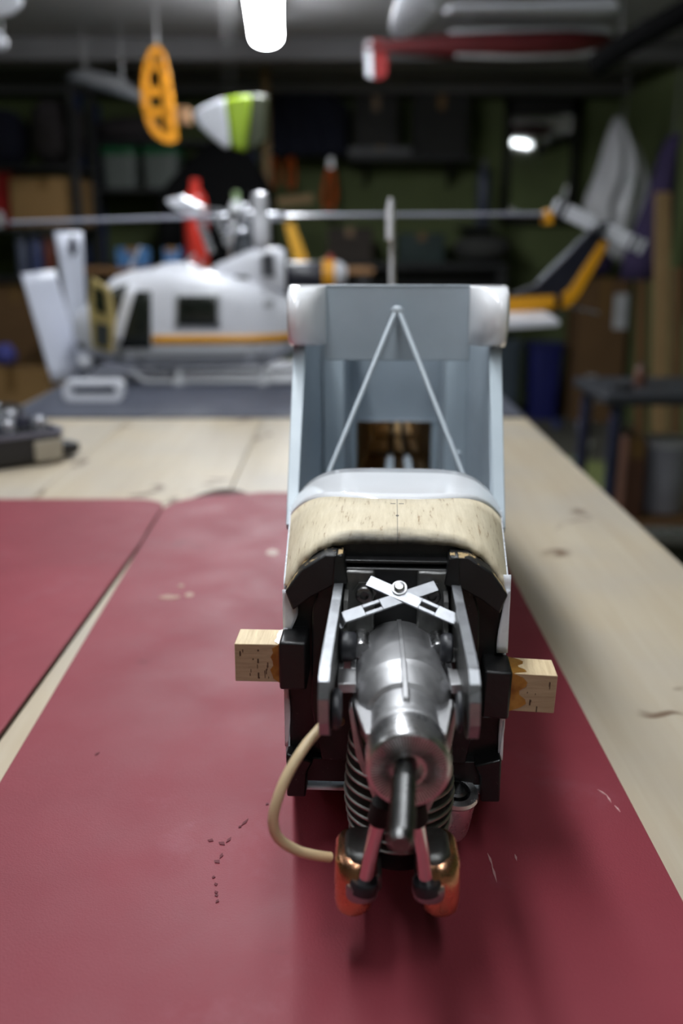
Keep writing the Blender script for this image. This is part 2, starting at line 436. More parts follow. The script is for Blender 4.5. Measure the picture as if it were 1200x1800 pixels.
# ------------------------------------------------------------------ the model airplane (nose towards the camera)
# local frame: x right, y back from the firewall, z up from the bench top
plane = thing('model_airplane', 'unfinished model airplane fuselage with exposed engine on the red pad', 'model airplane', (.0262, .4546, 0), (0, 0, -math.radians(2.9)))
def hw(v):                                   # half width of the fuselage
    pts = [(-.02, .0535), (0, .054), (.151, .0655), (.2655, .072), (.50, .070), (.62, .062), (1.15, .016)]
    for (a0, w0), (a1, w1) in zip(pts[:-1], pts[1:]):
        if v <= a1: return w0 + (w1 - w0) * (v - a0) / (a1 - a0)
    return .016
def bott(v):                                 # belly line: drops behind the firewall to rest on the pad
    pts = [(0, .052), (.06, .026), (.14, .0170), (.55, .0170), (1.15, .075), (1.2, .08)]
    for (a0, w0), (a1, w1) in zip(pts[:-1], pts[1:]):
        if v <= a1: return w0 + (w1 - w0) * (v - a0) / (a1 - a0)
    return .08
def deck_z(t): return .185 - .0245 * abs(t) ** 5.0
def border(t): return .0755 + .052 * abs(t) ** 3
DASH = .1515
def deck_fn(lo, hi, lift=0):
    def f(u, s):
        t = -1 + 2 * u
        t = math.copysign(1 - (1 - abs(t)) ** 1.35, t)
        a, b_ = lo(t), hi(t); v = a + (b_ - a) * s
        return Vector((t * (hw(v) + lift * .4), v, deck_z(t) + lift))
    return f
jag = lambda t: .0005 * math.sin(41 * t) + .0003 * math.sin(97 * t + 1)
obj('cowl_deck', B().grid(deck_fn(jag, border), 60, 6), M_deck, plane, solid=.003, smooth=60)
obj('cowl_band', B().grid(deck_fn(border, lambda t: DASH, .0004), 60, 6), M_white, plane, solid=.0036, smooth=60)
# side skins (white film over balsa) with a ragged front edge
for sx in (-1, 1):
    def side(u, s, sx=sx):
        v = .0 + u * .17
        zt = .161; zb = bott(v)
        rag = (.004 * math.sin(9 * s + sx) + .003 * math.sin(23 * s)) * (1 - u)
        v2 = v + max(-.004, rag) * (1 if u < .05 else 0)
        return Vector((sx * (hw(v) + .0006), v2, zb + (zt - zb) * s))
    obj('side_skin', B().grid(side, 10, 14), M_film, plane, solid=.0022, smooth=60)
# belly sheet and nose underside
obj('belly_sheet', B().grid(lambda u, s: Vector(((-1 + 2 * u) * (hw(s * .56) - .001), s * .56, bott(s * .56))), 6, 24), M_film, plane, solid=-.002, smooth=60)
# film flaps folded over the firewall edge
for sx, z0, z1, w_ in ((-1, .1375, .1585, .0075), (1, .128, .168, .0055), (-1, .075, .111, .003), (1, .07, .10, .0015)):
    def flap(u, s, sx=sx, z0=z0, z1=z1, w_=w_):
        return Vector((sx * (hw(0) + .0008 - u * w_ * (.75 + .25 * math.sin(5 * s + sx))), -.0016 - .0008 * math.sin(7 * s) * u, z0 + (z1 - z0) * s))
    obj('film_flap', B().grid(flap, 4, 10), M_film, plane, solid=.0006, smooth=70)
# firewall
fw = [(-.0525, .066), (-.0525, .160)] + [(t * .0525, deck_z(t) - .0032) for t in [-.98 + 1.96 * i / 24 for i in range(25)]] + [(.0525, .160), (.0525, .066), (.04, .0585), (-.04, .0585)]
obj('firewall', B().prism([(x, .002, z) for x, z in fw], (0, .006, 0)), M_black, plane)
obj('firewall_doubler', B().prism([(x, -.006, z) for x, z in ((-.036, .070), (-.041, .10), (-.040, .15), (-.0335, .1718), (.0335, .1718), (.040, .15), (.041, .10), (.036, .070))], (0, .0085, 0)), M_black, plane, bevel=.0008)
obj('firewall_ledge', B().box2((-.030, -.0045, .1735), (.030, .003, .1752)), M_black, plane, bevel=.0005)
# worn corner blocks at the top
for sx in (-1, 1):
    p = [(.0250, .1795), (.0335, .1795), (.0445, .1722), (.0525, .1610), (.0490, .1515), (.0400, .1585), (.0265, .1660)]
    obj('corner_block', B().prism([(sx * x, -.011, z) for x, z in p], (0, .015, 0)), M_corner, plane, bevel=.0008)
    q = [(sx * .0245, -.0105, .1785), (sx * .0290, -.0125, .1800), (sx * .0300, -.0125, .1640), (sx * .0225, -.0105, .1655)]
    obj('corner_gusset', B().prism(q, (0, .013, 0)), M_black, plane, bevel=.0006)
    # feet at the bottom corners
    f_ = [(.0535, .0500), (.0440, .0500), (.0430, .0640), (.0400, .0700), (.0535, .0740)]
    obj('corner_foot', B().prism([(sx * x, -.008, z) for x, z in f_], (0, .014, 0)), M_black, plane, bevel=.001)
obj('lower_rail', B().box2((-.045, -.004, .057), (.045, .004, .070)), M_black, plane, bevel=.0006)
# spruce stubs with black brackets
def stub(sx, zc, rx, ln):
    br = obj('bracket', B().box((sx * .0485, -.008, zc), (.0130, .022, .0245), (0, rx, 0)), M_black, plane, bevel=.0012)
    b2 = obj('spruce_stub', B().box((sx * (.0552 + ln / 2), -.006, zc - sx * rx * .0), (ln, .019, .0195), (0, rx, 0)), M_dowel, plane, bevel=.0004)
    R = Euler((0, rx, 0)).to_matrix()
    c = Vector((sx * (.0552 + ln / 2), -.006, zc))
    obj('shaded_sawn_face', B().box(Vector((sx * (.0552 + ln / 2), -.006, zc)) + Euler((0, rx, 0)).to_matrix() @ Vector((0, -.0095, 0)), (ln - .0004, .0004, .0190), (0, rx, 0)), M_sawn_shade, b2)  # thin darker plate: front-face shade and saw burn put into its colour
    # amber glue run on to the stub
    k = B()
    prof = [0, .0055, .0075, .0070, .0040, .0042, .0072, .0078, .0050, 0] if sx > 0 else [0, .0035, .0030, .0042, .0032, .0030, .0045, .0036, .0030, 0]
    pts = []
    n = len(prof)
    for i, q in enumerate(prof): pts.append(c + R @ Vector((-sx * (ln / 2 - q), -.0099, .0099 - .0198 * i / (n - 1))))
    k.prism(pts, R @ Vector((0, .0006, 0)))
    prof2 = prof[:8] + [0]
    pts = [c + R @ Vector((-sx * (ln / 2 - q * (.9 if sx > 0 else .6)), .0092 - .0190 * i / (len(prof2) - 1), .0096)) for i, q in enumerate(prof2)]
    k.prism(pts, R @ Vector((0, 0, .0005)))
    obj('glue_run', k, M_glue, b2)
    # dark saw marks on the sawn front face
    for i in range(16 if sx < 0 else 9):
        lx_ = random.uniform(-.3, .45) * ln; lz = random.uniform(-.0085, .0085)
        wd = random.uniform(.0003, .0008); hh = random.uniform(.0006, .0030)
        k = B().box(c + R @ Vector((sx * lx_, -.0096, lz)), (wd, .0004, hh), (0, rx, 0))
        obj('saw_mark', k, M_sawmark, b2)
M_sawn_shade = wood('shaded_sawn_wood', lin(172, 146, 116), lin(112, 84, 60), (30, 30, 400), 0, 0.8)  # darker wood tone holding the front face's shade as well as burn
M_sawmark = plain('saw_burn', lin(70, 46, 30), 0.8)
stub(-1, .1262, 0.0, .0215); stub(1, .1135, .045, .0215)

# ---- cabin
for sx in (-1, 1):
    def wall(u, s, sx=sx):
        v = .150 + u * .42
        zt = min(.2885 - max(0, v - .262) * .085, .160 + max(0, v - .150) / .115 * .10 + (0 if v < .262 else .03))
        zb = bott(v) + .003
        return Vector((sx * (hw(v) - .0035), v, zb + (zt - zb) * s))
    obj('cabin_wall', B().grid(wall, 30, 6), M_grey, plane, solid=.0025 * sx, smooth=60)
    # windscreen post
    p0 = Vector((sx * .0640, .138, .150)); p1 = Vector((sx * .0690, .262, .256))
    d = (p1 - p0).normalized(); sd = Vector((1, 0, 0)); nn = d.cross(sd).normalized()
    rings = [[p + sd * a_ * .0042 * k + nn * b_ * .003 for a_, b_ in ((-1, -1), (1, -1), (1, 1), (-1, 1))] for p, k in ((p0, .85), (p1, 1.05))]
    obj('windscreen_post', B().loft(rings), M_greyl, plane, bevel=.0006)
    # wing root leading-edge block
    def airf(u0, ks):
        P = []
        for v, z in ((.272, .2925), (.252, .2925), (.240, .2915), (.231, .2880), (.2255, .2820), (.2240, .2740), (.2270, .2640), (.2350, .2555), (.2480, .2510), (.272, .2500)):
            P.append(Vector((sx * u0, .272 + (v - .272) * ks, z)))
        return P
    obj('wing_root_block', B().loft([airf(.0505, .12), airf(.0508, .30), airf(.0560, .70), airf(.0610, .92), airf(.0680, 1.0), airf(.0728, .98), airf(.0750, .90), airf(.0758, .76)]), M_white, plane, smooth=50, bevel=.001)
    # brace tube of the windscreen
    obj('brace_tube', B().tube([(sx * .0015, .2585, .2740), (sx * .0545, .165, .150)], .00185, 12), M_greytube, plane)
obj('brace_joint', B().ell((0, .2590, .2750), (.0095, .006, .0075), 14, 8), M_greytube, plane)
obj('header_panel', B().box2((-.0520, .2655, .2395), (.0520, .2695, .2915)), M_grey, plane, bevel=.0006)
obj('header_cap', B().box2((-.0520, .2650, .2915), (.0520, .2720, .2925)), M_greytube, plane, bevel=.0003)
obj('roof_former', B().box2((-.066, .505, .245), (.066, .510, .2660)), M_grey, plane, bevel=.0006)
# rear cabin frame: two uprights and a top rail
for x0, x1, nm in ((-.0655, -.0470, 'frame_upright'), (.0460, .0655, 'frame_upright')):
    obj(nm, B().box2((x0, .450, .018), (x1, .455, .270)), M_greyl, plane, bevel=.0005)
obj('frame_rail', B().box2((-.0655, .4505, .252), (.0655, .4548, .270)), M_greyl, plane)
# second bulkhead, upper panel and side strips, and the tunnel walls between
obj('tunnel_wall', B().box2((-.0500, .455, .018), (-.0470, .60, .262)), M_grey, plane)
obj('tunnel_wall', B().box2((.0460, .455, .018), (.0490, .60, .262)), M_grey, plane)
obj('tank_panel', B().box2((-.0470, .585, .1405), (.0460, .590, .260)), M_grey, plane, bevel=.0005)
obj('tank_panel_edge', B().box2((-.0470, .5835, .1400), (.0460, .5915, .1425)), M_greytube, plane)
for x0, x1 in ((-.0470, -.0400), (.0390, .0460)):
    obj('bulkhead_strip', B().box2((x0, .585, .018), (x1, .590, .1400)), M_greyl, plane)
obj('cabin_floor', B().box2((-.060, .19, .0185), (.060, .585, .0215)), M_grey, plane)
obj('servo_bracket', B().box2((.0515, .36, .10), (.0545, .366, .150)).cyl((.053, .358, .150), (.053, .368, .150), .0035, n=12), M_greytube, plane)
# tail of the fuselage: balsa sides, longerons, cross pieces, white skin
for sx in (-1, 1):
    obj('tail_side', B().grid(lambda u, s, sx=sx: Vector((sx * (hw(.592 + u * .55) - .006), .592 + u * .55, bott(.592 + u * .55) + .003 + (.215 - u * .055 - bott(.592 + u * .55)) * s)), 8, 4), M_balsa, plane, solid=.002 * sx)
    obj('tail_skin', B().grid(lambda u, s, sx=sx: Vector((sx * (hw(.575 + u * .565) - .0015), .575 + u * .565, bott(.575 + u * .565) + .0025 + (.218 - u * .055 - bott(.575 + u * .565)) * s)), 8, 4), M_film, plane, solid=.0012 * sx)
obj('tail_floor', B().grid(lambda u, s: Vector(((-1 + 2 * u) * (hw(.592 + s * .55) - .007), .592 + s * .55, bott(.592 + s * .55) + .004)), 2, 8), M_balsa, plane, solid=.002)
for k in range(6):
    v = .66 + k * .085; ww = hw(v) - .009
    obj('cross_piece', B().box2((-ww, v, bott(v) + .006), (ww, v + .006, bott(v) + .014)), M_balsa, plane)
    obj('cross_piece', B().box2((-ww, v, .195 - k * .008), (ww, v + .006, .203 - k * .008)), M_balsa, plane)
    for sx in (-1, 1):
        obj('upright', B().box2((sx * ww - .003, v, bott(v) + .014), (sx * ww + .003, v + .006, .195 - k * .008)), M_balsa, plane)
obj('tail_shade_sheet', B().grid(lambda u, s: Vector(((-1 + 2 * u) * (hw(.592 + s * .30) - .006), .592 + s * .30, .2085 - s * .028)), 2, 4), M_balsa, plane, solid=.002)  # unseen sheet added to block light through the tail's open top
# control pushrods in the tunnel
for xa, xb in ((-.0050, .0), (.0170, .004)):
    pr = obj('pushrod', B().tube(smooth_path([(xa, .47, .086), (xa + .3 * (xb - xa), .64, .100), (xb, .95, .125)], 6), .0032, 10), M_carbon, plane)
    obj('pushrod_sleeve', B().tube([(xa * 1.05, .468, .0858), (xa + .2 * (xb - xa), .60, .0967)], .0046, 12), M_greytube, pr)
# fin, rudder, tailplane root
fin = B().loft([[Vector((x_ + u0, 1.10 + y_, z_)) for x_, y_ in ((-.004, 0.02), (0, 0), (.004, .02), (.0045, .09), (-.0045, .09))] for u0, z_ in ((-.005, .08), (-.005, .30), (-.0052, .337))])
obj('fin', fin, M_film, plane, bevel=.002, seg=3)
rud = B().loft([[Vector((x_ * k - .009 + o_, 1.06 + y_ * k2, z_)) for x_, y_ in ((-.0055, .02), (-.002, .004), (.0025, .004), (.0065, .02), (.0065, .19), (-.0055, .19))] for k, k2, z_, o_ in ((1, 1, .327, 0), (1.05, 1, .352, 0), (1, 1, .370, 0), (.8, .93, .381, .0005), (.45, .8, .386, .0005))])
obj('rudder_tip', rud, M_film, plane, bevel=.0015, seg=3)
obj('rudder', B().box2((-.009, 1.192, .08), (-.001, 1.245, .328)), M_film, plane, bevel=.002)

# ---- engine
AX, AZ = .0015, .124
eng = obj('engine', B().lathe([(.0005, -.0015), (.020, -.0015), (.0212, -.003), (.0216, -.008), (.0222, -.050), (.0222, -.053), (.0210, -.0545), (.0205, -.057), (.0196, -.0615), (.0168, -.0655), (.0146, -.0665), (.0146, -.0790), (.0138, -.0815), (.0150, -.0825), (.0150, -.0870), (.0140, -.0885), (.0005, -.0890)], (AX, 0, AZ), (0, 1, 0), 56), M_cast, plane, smooth=28)
eng['label'] = 'cast aluminium engine crankcase'; eng.rotation_euler = (0, 0, math.radians(2.0))
obj('web', B().prism([(AX - .0011, -.006, AZ + .015), (AX - .0011, -.006, AZ + .0222), (AX - .0011, -.050, AZ + .0228), (AX - .0011, -.056, AZ + .0228), (AX - .0011, -.0795, AZ + .0165), (AX - .0011, -.0795, AZ + .010)], (.0022, 0, 0)), M_cast, eng, bevel=.0003)
for sx in (-1, 1):
    obj('web', B().prism([(AX + sx * .0215, -.0555, AZ + .0045), (AX + sx * .0210, -.0620, AZ + .0045), (AX + sx * .0165, -.0850, AZ + .0030), (AX + sx * .0140, -.0850, AZ + .0030), (AX + sx * .0110, -.0600, AZ + .0045)], (0, 0, -.0022)), M_cast, eng, bevel=.0003)
    # front plate flange running down to the cam case
    obj('front_flange', B().loft([[Vector((AX + sx * x_, v_ + dv, z_)) for x_, z_ in pr] for v_, pr in ((-.052, ((.0222, AZ + .004), (.0236, AZ + .001), (.0205, AZ - .020), (.0170, AZ - .030), (.0150, AZ - .030), (.0200, AZ - .008))),) for dv in (0, -.009)]), M_cast, eng, bevel=.0004)
    # bolt bosses at the rear
    obj('bolt_boss', B().lathe([(.0001, 0), (.0040, .0), (.0046, .001), (.0046, .022), (.0001, .022)], (AX + sx * .0178, -.026, AZ + .0140), (0, 1, 0), 18), M_alu, eng)
    # mounting lug with a square hole
    l = B()
    x0, x1 = sorted((AX + sx * .0205, AX + sx * .0285))
    for lo, hi in (((x0, -.058, .1320), (x1, -.042, .1365)), ((x0, -.034, .1320), (x1, -.006, .1365)), ((x0, -.042, .1320), (x0 + .0024, -.034, .1365)), ((x1 - .0024, -.042, .1320), (x1, -.034, .1365))): l.box2(lo, hi)
    obj('mounting_lug', l, M_cast, eng, bevel=.0004)
    obj('lug_screw', B().lathe([(.0001, 0), (.0032, 0), (.0032, .003), (.0022, .0042), (.0001, .0042)], (AX + sx * .0245, -.026, .1365), (0, 0, 1), 14), M_alu, eng)
obj('cam_case', B().loft([[Vector((AX + x_ * k, y_, z_)) for x_, z_ in ((-.0165, AZ - .002), (.0165, AZ - .002), (.0150, AZ - .026), (.0105, AZ - .037), (-.0105, AZ - .037), (-.0150, AZ - .026))] for k, y_ in ((1, -.055), (1, -.078), (.9, -.082))]), M_cast, eng, bevel=.0008)
# prop driver with fine radial knurl, and the threaded shaft
D0 = -.0890
obj('prop_driver', B().lathe([(.0060, 0.0), (.0130, 0), (.0150, -.0008), (.0162, -.0025), (.0166, -.006), (.0166, -.0185), (.0160, -.0200), (.0150, -.0205), (.0060, -.0200), (.0058, -.0150), (.0005, -.0150)], (AX, D0, AZ), (0, 1, 0), 64), M_alu, eng, smooth=28)
kn = B()
for i in range(72):
    a_ = 2 * PI * i / 72; e = Vector((math.cos(a_), 0, math.sin(a_))); t_ = Vector((-math.sin(a_), 0, math.cos(a_)))
    c0 = Vector((AX, D0 - .0204, AZ))
    kn.prism([c0 + e * .0068 - t_ * .00012, c0 + e * .0148 - t_ * .00026, c0 + e * .0148 + t_ * .00026, c0 + e * .0068 + t_ * .00012], (0, -.0003, 0))
k_ = obj('knurled_face', kn, M_plate, eng); k_['kind'] = 'stuff'
prof = [(.0001, -.014), (.0046, -.014), (.0046, -.030)]
v = -.030
while v > -.066:
    prof += [(.0047, v), (.0042, v - .0006)]; v -= .0012
prof += [(.0047, v), (.0045, v - .001), (.0034, v - .003), (.0001, v - .003)]
obj('prop_shaft', B().lathe(prof, (AX, D0, AZ), (.075, 1, .012), 24), M_steel, eng)
# cylinder with cooling fins (inverted: hangs down)
CV = -.034
obj('cylinder_barrel', B().lathe([(.019, AZ - .010), (.019, .046)], (AX, CV, 0), (0, 0, 1), 36), M_finmat, eng)
for i in range(10):
    z = .0990 - i * .0052; r = .0242 + (.0004 * i if i < 6 else .0024 - .0007 * (i - 5))
    f_ = obj('cooling_fin', B().lathe([(.0188, -.0010), (r - .0006, -.0009), (r, -.0003), (r, .0003), (r - .0006, .0009), (.0188, .0010)], (0, 0, 0), (0, 0, 1), 44), M_finmat, eng)
    f_.location = (AX, CV, z)
obj('cylinder_head', B().lathe([(.0001, 0), (.0185, 0), (.020, .003), (.020, .010), (.0001, .010)], (AX, CV, .0400), (0, 0, 1), 32), M_hole, eng)
# rocker covers, pushrod tubes and seals
for sx in (-1, 1):
    cxr = AX - .0025 + sx * .0180
    rings = []
    for k, zz in ((.80, .0690), (1.0, .0660), (1.0, .0560), (.97, .0490), (.86, .0442), (.62, .0412), (.25, .0400)):
        oz = (0.0680 - zz) / .034
        rings.append([Vector((cxr + sx * .0010 * oz + x_ * k, -.0745 + y_ * k - .004 * oz, zz)) for x_, y_ in rrect(.0170, .030, .0080, 6)])
    rc = obj('rocker_cover', B().loft(rings), M_reflect_orange, eng, smooth=60)
    obj('rocker_box', B().box((AX - .0010 + sx * .014, -.0500, .0440), (.013, .036, .010)), M_plate, rc, bevel=.002)
    p0 = Vector((AX - .0030 + sx * .0078, -.0900, .0895)); p1 = Vector((AX - .0035 + sx * .0132, -.0890, .0600))
    d = (p1 - p0).normalized()
    obj('pushrod_tube', B().cyl(p0 - d * .006, p1 + d * .004, .0033, n=20), M_chrome, eng)
    obj('tube_cap', B().lathe([(.0001, -.004), (.0050, -.004), (.0050, .0045), (.0040, .006), (.0001, .006)], p0 - d * .005, d, 20), M_hole, eng)
    obj('tube_seal', B().lathe([(.0001, 0), (.0056, 0), (.0062, .0012), (.0062, .0050), (.0001, .0050)], p1 - d * .001, d, 22), M_rubber, eng)
    rr = [[Vector((p1.x + sx * .0012 + x_, p1.y + y_ + .0025, p1.z - zz)) for x_, y_ in rrect(.0140 * k, .0150 * k, .0066 * k, 6)] for k, zz in ((.95, .0005), (1.02, .0015), (1.04, .0055), (.96, .0075))]
    hd = [[Vector((cxr - sx * .0022 + x_ * k, -.0755 + y_ * k, zz)) for x_, y_ in rrect(.0142, .0250, .0066, 6)] for k, zz in ((.70, .0715), (.92, .0705), (1.0, .0680), (1.05, .0560), (1.02, .0550))]
    obj('rocker_hood', B().loft(hd), M_plate, rc, smooth=50)
    obj('tube_collar', B().loft(rr), M_alu_b, rc, smooth=50)
# exhaust stub at the right of the cylinder
px_ = (AX + .0190, .0055)
exd = (.14, -.24, 1)
ex = obj('exhaust_stub', B().lathe([(.0001, .050), (.0105, .050), (.0110, .052), (.0110, .0700), (.0102, .0720), (.0116, .0725), (.0120, .0738), (.0112, .0755), (.0076, .0755), (.0072, .064), (.0001, .064)], (px_[0], px_[1], -.0147), exd, 32), M_alu, eng)
obj('exhaust_inner', B().lathe([(.0001, .0645), (.0060, .0645), (.0060, .0765), (.0044, .077), (.0042, .067), (.0001, .067)], (px_[0], px_[1], -.0147), exd, 24), M_steel, eng)
obj('exhaust_manifold', B().tube(smooth_path([(AX + .012, CV, .050), (AX + .019, CV + .010, .048), (px_[0] + .006, px_[1] - .010, .044)], 5), .0070, 14), M_cast, eng)

# ---- engine mount: arms, foot plates, rubber dampers, crossed straps
for sx in (-1, 1):
    pr = [(.0, .1120), (.0, .1640), (-.006, .1655), (-.020, .1625), (-.062, .1560), (-.074, .1535), (-.0800, .1495), (-.0825, .1430), (-.0825, .1330), (-.0800, .1265), (-.0750, .1240), (-.0680, .1235), (-.0560, .1225), (-.040, .1180)]
    k = .028 if sx < 0 else .049
    pts = [(sx * (.0288 + k * (-v) * 1.0) + (.001 if sx > 0 else 0), v - .006, z) for v, z in pr]
    arm = obj('mount_arm', B().prism(pts, (-sx * .0040, 0, 0)), M_plate, plane, bevel=.0003)
    ed = B()                                       # bare cut edge, top and front; plate colour carries side dirt and shade
    ctr = Vector((pts[0][0], -.04, .138)); wv = Vector((-sx * .0042, 0, 0))
    top_ = [Vector(p) + Vector((sx * .0001, 0, 0)) for p in pts[1:12]]
    for q0, q1 in zip(top_[:-1], top_[1:]):
        nr = Vector((0, -(q1 - q0).z, (q1 - q0).y)).normalized() * -.0005
        if nr.z < 0 and nr.y > 0: nr = -nr
        ed.prism([q0 - nr, q1 - nr, q1 + nr, q0 + nr], wv)
    obj('cut_edge', ed, M_alu_b, arm)
    x0, x1 = (sx * .0243, sx * .0100)
    ft = obj('mount_foot', B().box2((min(x0, x1), -.0098, .120), (max(x0, x1), -.006, .1715)), M_plate, plane, bevel=.0012)
    obj('mount_web', B().prism([(sx * .0243, -.006, .1632), (sx * .0243, -.0190, .1600), (sx * .0243, -.030, .128), (sx * .0243, -.006, .122)], (-sx * .002, 0, 0)), M_plate, ft)
    bxp = (sx * .0158 + .001, -.0098, .1612)
    obj('bolt_washer', B().lathe([(.0001, 0), (.0056, 0), (.0056, -.0014), (.0001, -.0014)], bxp, (0, 1, 0), 6), M_plate, ft)
    obj('socket_bolt', B().lathe([(.0001, -.0014), (.0042, -.0014), (.0042, -.0050), (.0036, -.0056), (.0021, -.0056), (.0021, -.0032), (.0001, -.0032)], bxp, (0, 1, 0), 20), M_steel, ft)
    for v_, z_, r_ in ((-.0700, .1330, .0086), (-.0290, .1440, .0068)):
        xo = sx * (.0244 + k * -v_)
        xi = AX + sx * (.0236 if v_ < -.05 else .0185)
        a_, b2 = Vector((xo, v_ - .006, z_)), Vector((xi, v_ - .006, z_))
        L = (b2 - a_).length
        obj('rubber_damper', B().lathe([(.0001, 0), (r_ * .82, 0), (r_ * .97, L * .14), (r_, L * .4), (r_ * .97, L * .72), (r_ * .85, L * .93), (.0001, L)], a_, b2 - a_, 28), M_rubber, plane)
def strap(p0, p1, wd, tab):
    p0 = Vector(p0); p1 = Vector(p1); d = (p1 - p0); L = d.length; d.normalize()
    up = Vector((0, 0, 1)); n = d.cross(Vector((0, -.66, .75))).normalized(); u2 = n.cross(d)
    th = u2 * .0012
    s0, s1 = L * .60, L * .78                      # slot
    h = wd / 2; sl = .0012
    k = B()
    def q(a_, b_, c_, e_): k.prism([p0 + d * a_ + n * c_, p0 + d * b_ + n * c_, p0 + d * b_ + n * e_, p0 + d * a_ + n * e_], th)
    q(0, s0, -h, h); q(s1, L, -h, h); q(s0, s1, -h, -sl); q(s0, s1, sl, h)
    e = p0 + d * L                                  # tab bent down on to the arm
    k.prism([e - n * h, e + n * h, e + n * h + d * .0014 - up * .002, e - n * h + d * .0014 - up * .002], th)
    k.prism([e + d * .0012 - n * h - up * .0016, e + d * .0012 + n * h - up * .0016, e + d * .0012 + n * h * .9 - up * tab, e + d * .0012 - n * h * .9 - up * tab], d * .0012)
    return k
obj('cross_strap', strap((.0187, -.0130, .1655), (-.0240, -.0290, .1550), .0058, .005), M_alu_b, plane, bevel=.0002)
obj('cross_strap', strap((-.0130, -.0122, .1672), (.0275, -.0290, .1550), .0058, .009), M_alu_b, plane, bevel=.0002)
sc_ = (.0015, -.0170, .1658)
obj('strap_screw', B().lathe([(.0001, 0), (.0036, 0), (.0036, .0007), (.0026, .0007), (.0026, .0018), (.0018, .0026), (.0001, .0028)], sc_, (0, -.66, .75), 20), M_alu, plane)
# cream fuel tube hanging out at the left
bpy.context.view_layer.update()
PINV = plane.matrix_world.inverted()
def loc(px, py, y): return PINV @ at(px, py, y)
tp = [loc(598, 1268, .425), loc(577, 1262, .405), loc(566, 1276, .392), loc(535, 1313, .382), loc(505, 1362, .375), loc(486, 1410, .372), loc(480, 1446, .372), loc(490, 1474, .374), loc(520, 1494, .378), loc(552, 1503, .382), loc(580, 1507, .386)]
ft_ = obj('fuel_tube', B().tube(smooth_path(tp, 7), .0023, 14), M_tube, plane)

# ------------------------------------------------------------------ dark mat at the far end of the bench
M_dark = plain('charcoal_mat', lin(74, 78, 92), 0.5, var=0.12, scale=6, bump=0.2, bscale=500)
single('rubber_mat', 'charcoal rubber mat on the far end of the bench under the helicopter', 'mat',
       B().prism([(-.645, 1.875, .0004), (.350, 1.885, .0004), (.350, 2.80, .0004), (-.655, 2.80, .0004)], (0, 0, .004)), M_dark, bevel=.001)
MZ = .0046

# ------------------------------------------------------------------ helicopter
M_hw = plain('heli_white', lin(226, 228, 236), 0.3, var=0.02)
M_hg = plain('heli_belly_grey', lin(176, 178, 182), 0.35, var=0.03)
M_navy = plain('heli_navy', lin(30, 31, 44), 0.35)
M_yel = plain('heli_yellow', lin(226, 158, 28), 0.35, var=0.05)
M_glass = plain('dark_glazing', lin(34, 38, 34), 0.12, var=0.3, scale=20)
M_cream = plain('cream_trim', lin(206, 184, 120), 0.5)
M_hgrey = plain('rotor_grey', lin(96, 100, 106), 0.4, 0.6)
M_silver = plain('rotor_silver', lin(196, 198, 204), 0.28, 0.8)
M_blade = plain('rotor_blade', lin(150, 152, 166), 0.35)
HY = 2.42
hroot = thing('model_helicopter', 'white model helicopter with yellow stripe and navy tail on the dark mat', 'model helicopter', (at(330, 640, HY).x, HY, MZ))
HO = Vector(hroot.location)
def hp(px, py, dy=0.0):
    p = at(px, py, HY + dy); return p - HO
HB = [  # px, bottom py, top py, half width, exponent
    (126, 592, 568, .012, 2.2), (134, 604, 552, .040, 2.4), (150, 616, 538, .070, 2.6), (170, 626, 526, .088, 3.0), (190, 634, 505, .098, 3.4),
    (212, 638, 484, .104, 3.6), (240, 641, 475, .108, 3.8), (280, 642, 470, .110, 4.0), (310, 642, 466, .110, 4.0), (340, 642, 470, .110, 4.0), (400, 642, 480, .110, 4.0),
    (440, 641, 489, .108, 4.0), (470, 638, 499, .102, 3.6), (495, 630, 512, .090, 3.2), (515, 618, 524, .072, 2.8), (535, 600, 530, .050, 2.4), (560, 575, 528, .034, 2.2)]
HS = []
for px, pb, pt, hwid, ex_ in HB:
    # the near flank stands hwid in front of the centre plane; the outline is seen at the centre plane
    zb = hp(px, pb).z; zt = hp(px, pt).z; HS.append((hp(px, 550).x, zb, zt, hwid, ex_))
def hsec(x):
    for a_, b2 in zip(HS[:-1], HS[1:]):
        if x <= b2[0]:
            k = max(0, (x - a_[0]) / (b2[0] - a_[0])); return [p + (q - p) * k for p, q in zip(a_, b2)]
    return list(HS[-1])
def hside(x, z):
    _, zb, zt, h_, e_ = hsec(x); zc, hz = (zb + zt) / 2, (zt - zb) / 2
    k = min(.999, abs((z - zc) / hz)); return h_ * (1 - k ** e_) ** (1 / e_)
rings = []
for s_ in HS:
    x, zb, zt, h_, e_ = s_; zc, hz = (zb + zt) / 2, (zt - zb) / 2; ring = []
    for i in range(32):
        a_ = 2 * PI * i / 32; c_, d_ = math.cos(a_), math.sin(a_)
        ring.append(Vector((x, h_ * math.copysign(abs(c_) ** (2 / e_), c_), zc + hz * math.copysign(abs(d_) ** (2 / e_), d_))))
    rings.append(ring)
hb = obj('body', B().loft(rings), M_hw, hroot, smooth=70)
def decal(name, corners, mat, parent, lift=.0015, nx=8, nz=4, th=.003):
    """plate lying on the near flank; corners given as photo pixels BL, BR, TR, TL"""
    P = [hp(px, py, -.108) for px, py in corners]
    def fn(u, v):
        x = (P[0].x * (1 - u) + P[1].x * u) * (1 - v) + (P[3].x * (1 - u) + P[2].x * u) * v
        z = (P[0].z * (1 - u) + P[1].z * u) * (1 - v) + (P[3].z * (1 - u) + P[2].z * u) * v
        return Vector((x, -hside(x, z) - lift, z))
    return obj(name, B().grid(fn, nx, nz), mat, parent, solid=th, smooth=70)
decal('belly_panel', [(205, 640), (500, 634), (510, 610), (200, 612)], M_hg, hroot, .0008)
decal('yellow_stripe', [(268, 606), (517, 604), (517, 588), (268, 590)], M_yel, hroot, .0022, 12, 2)
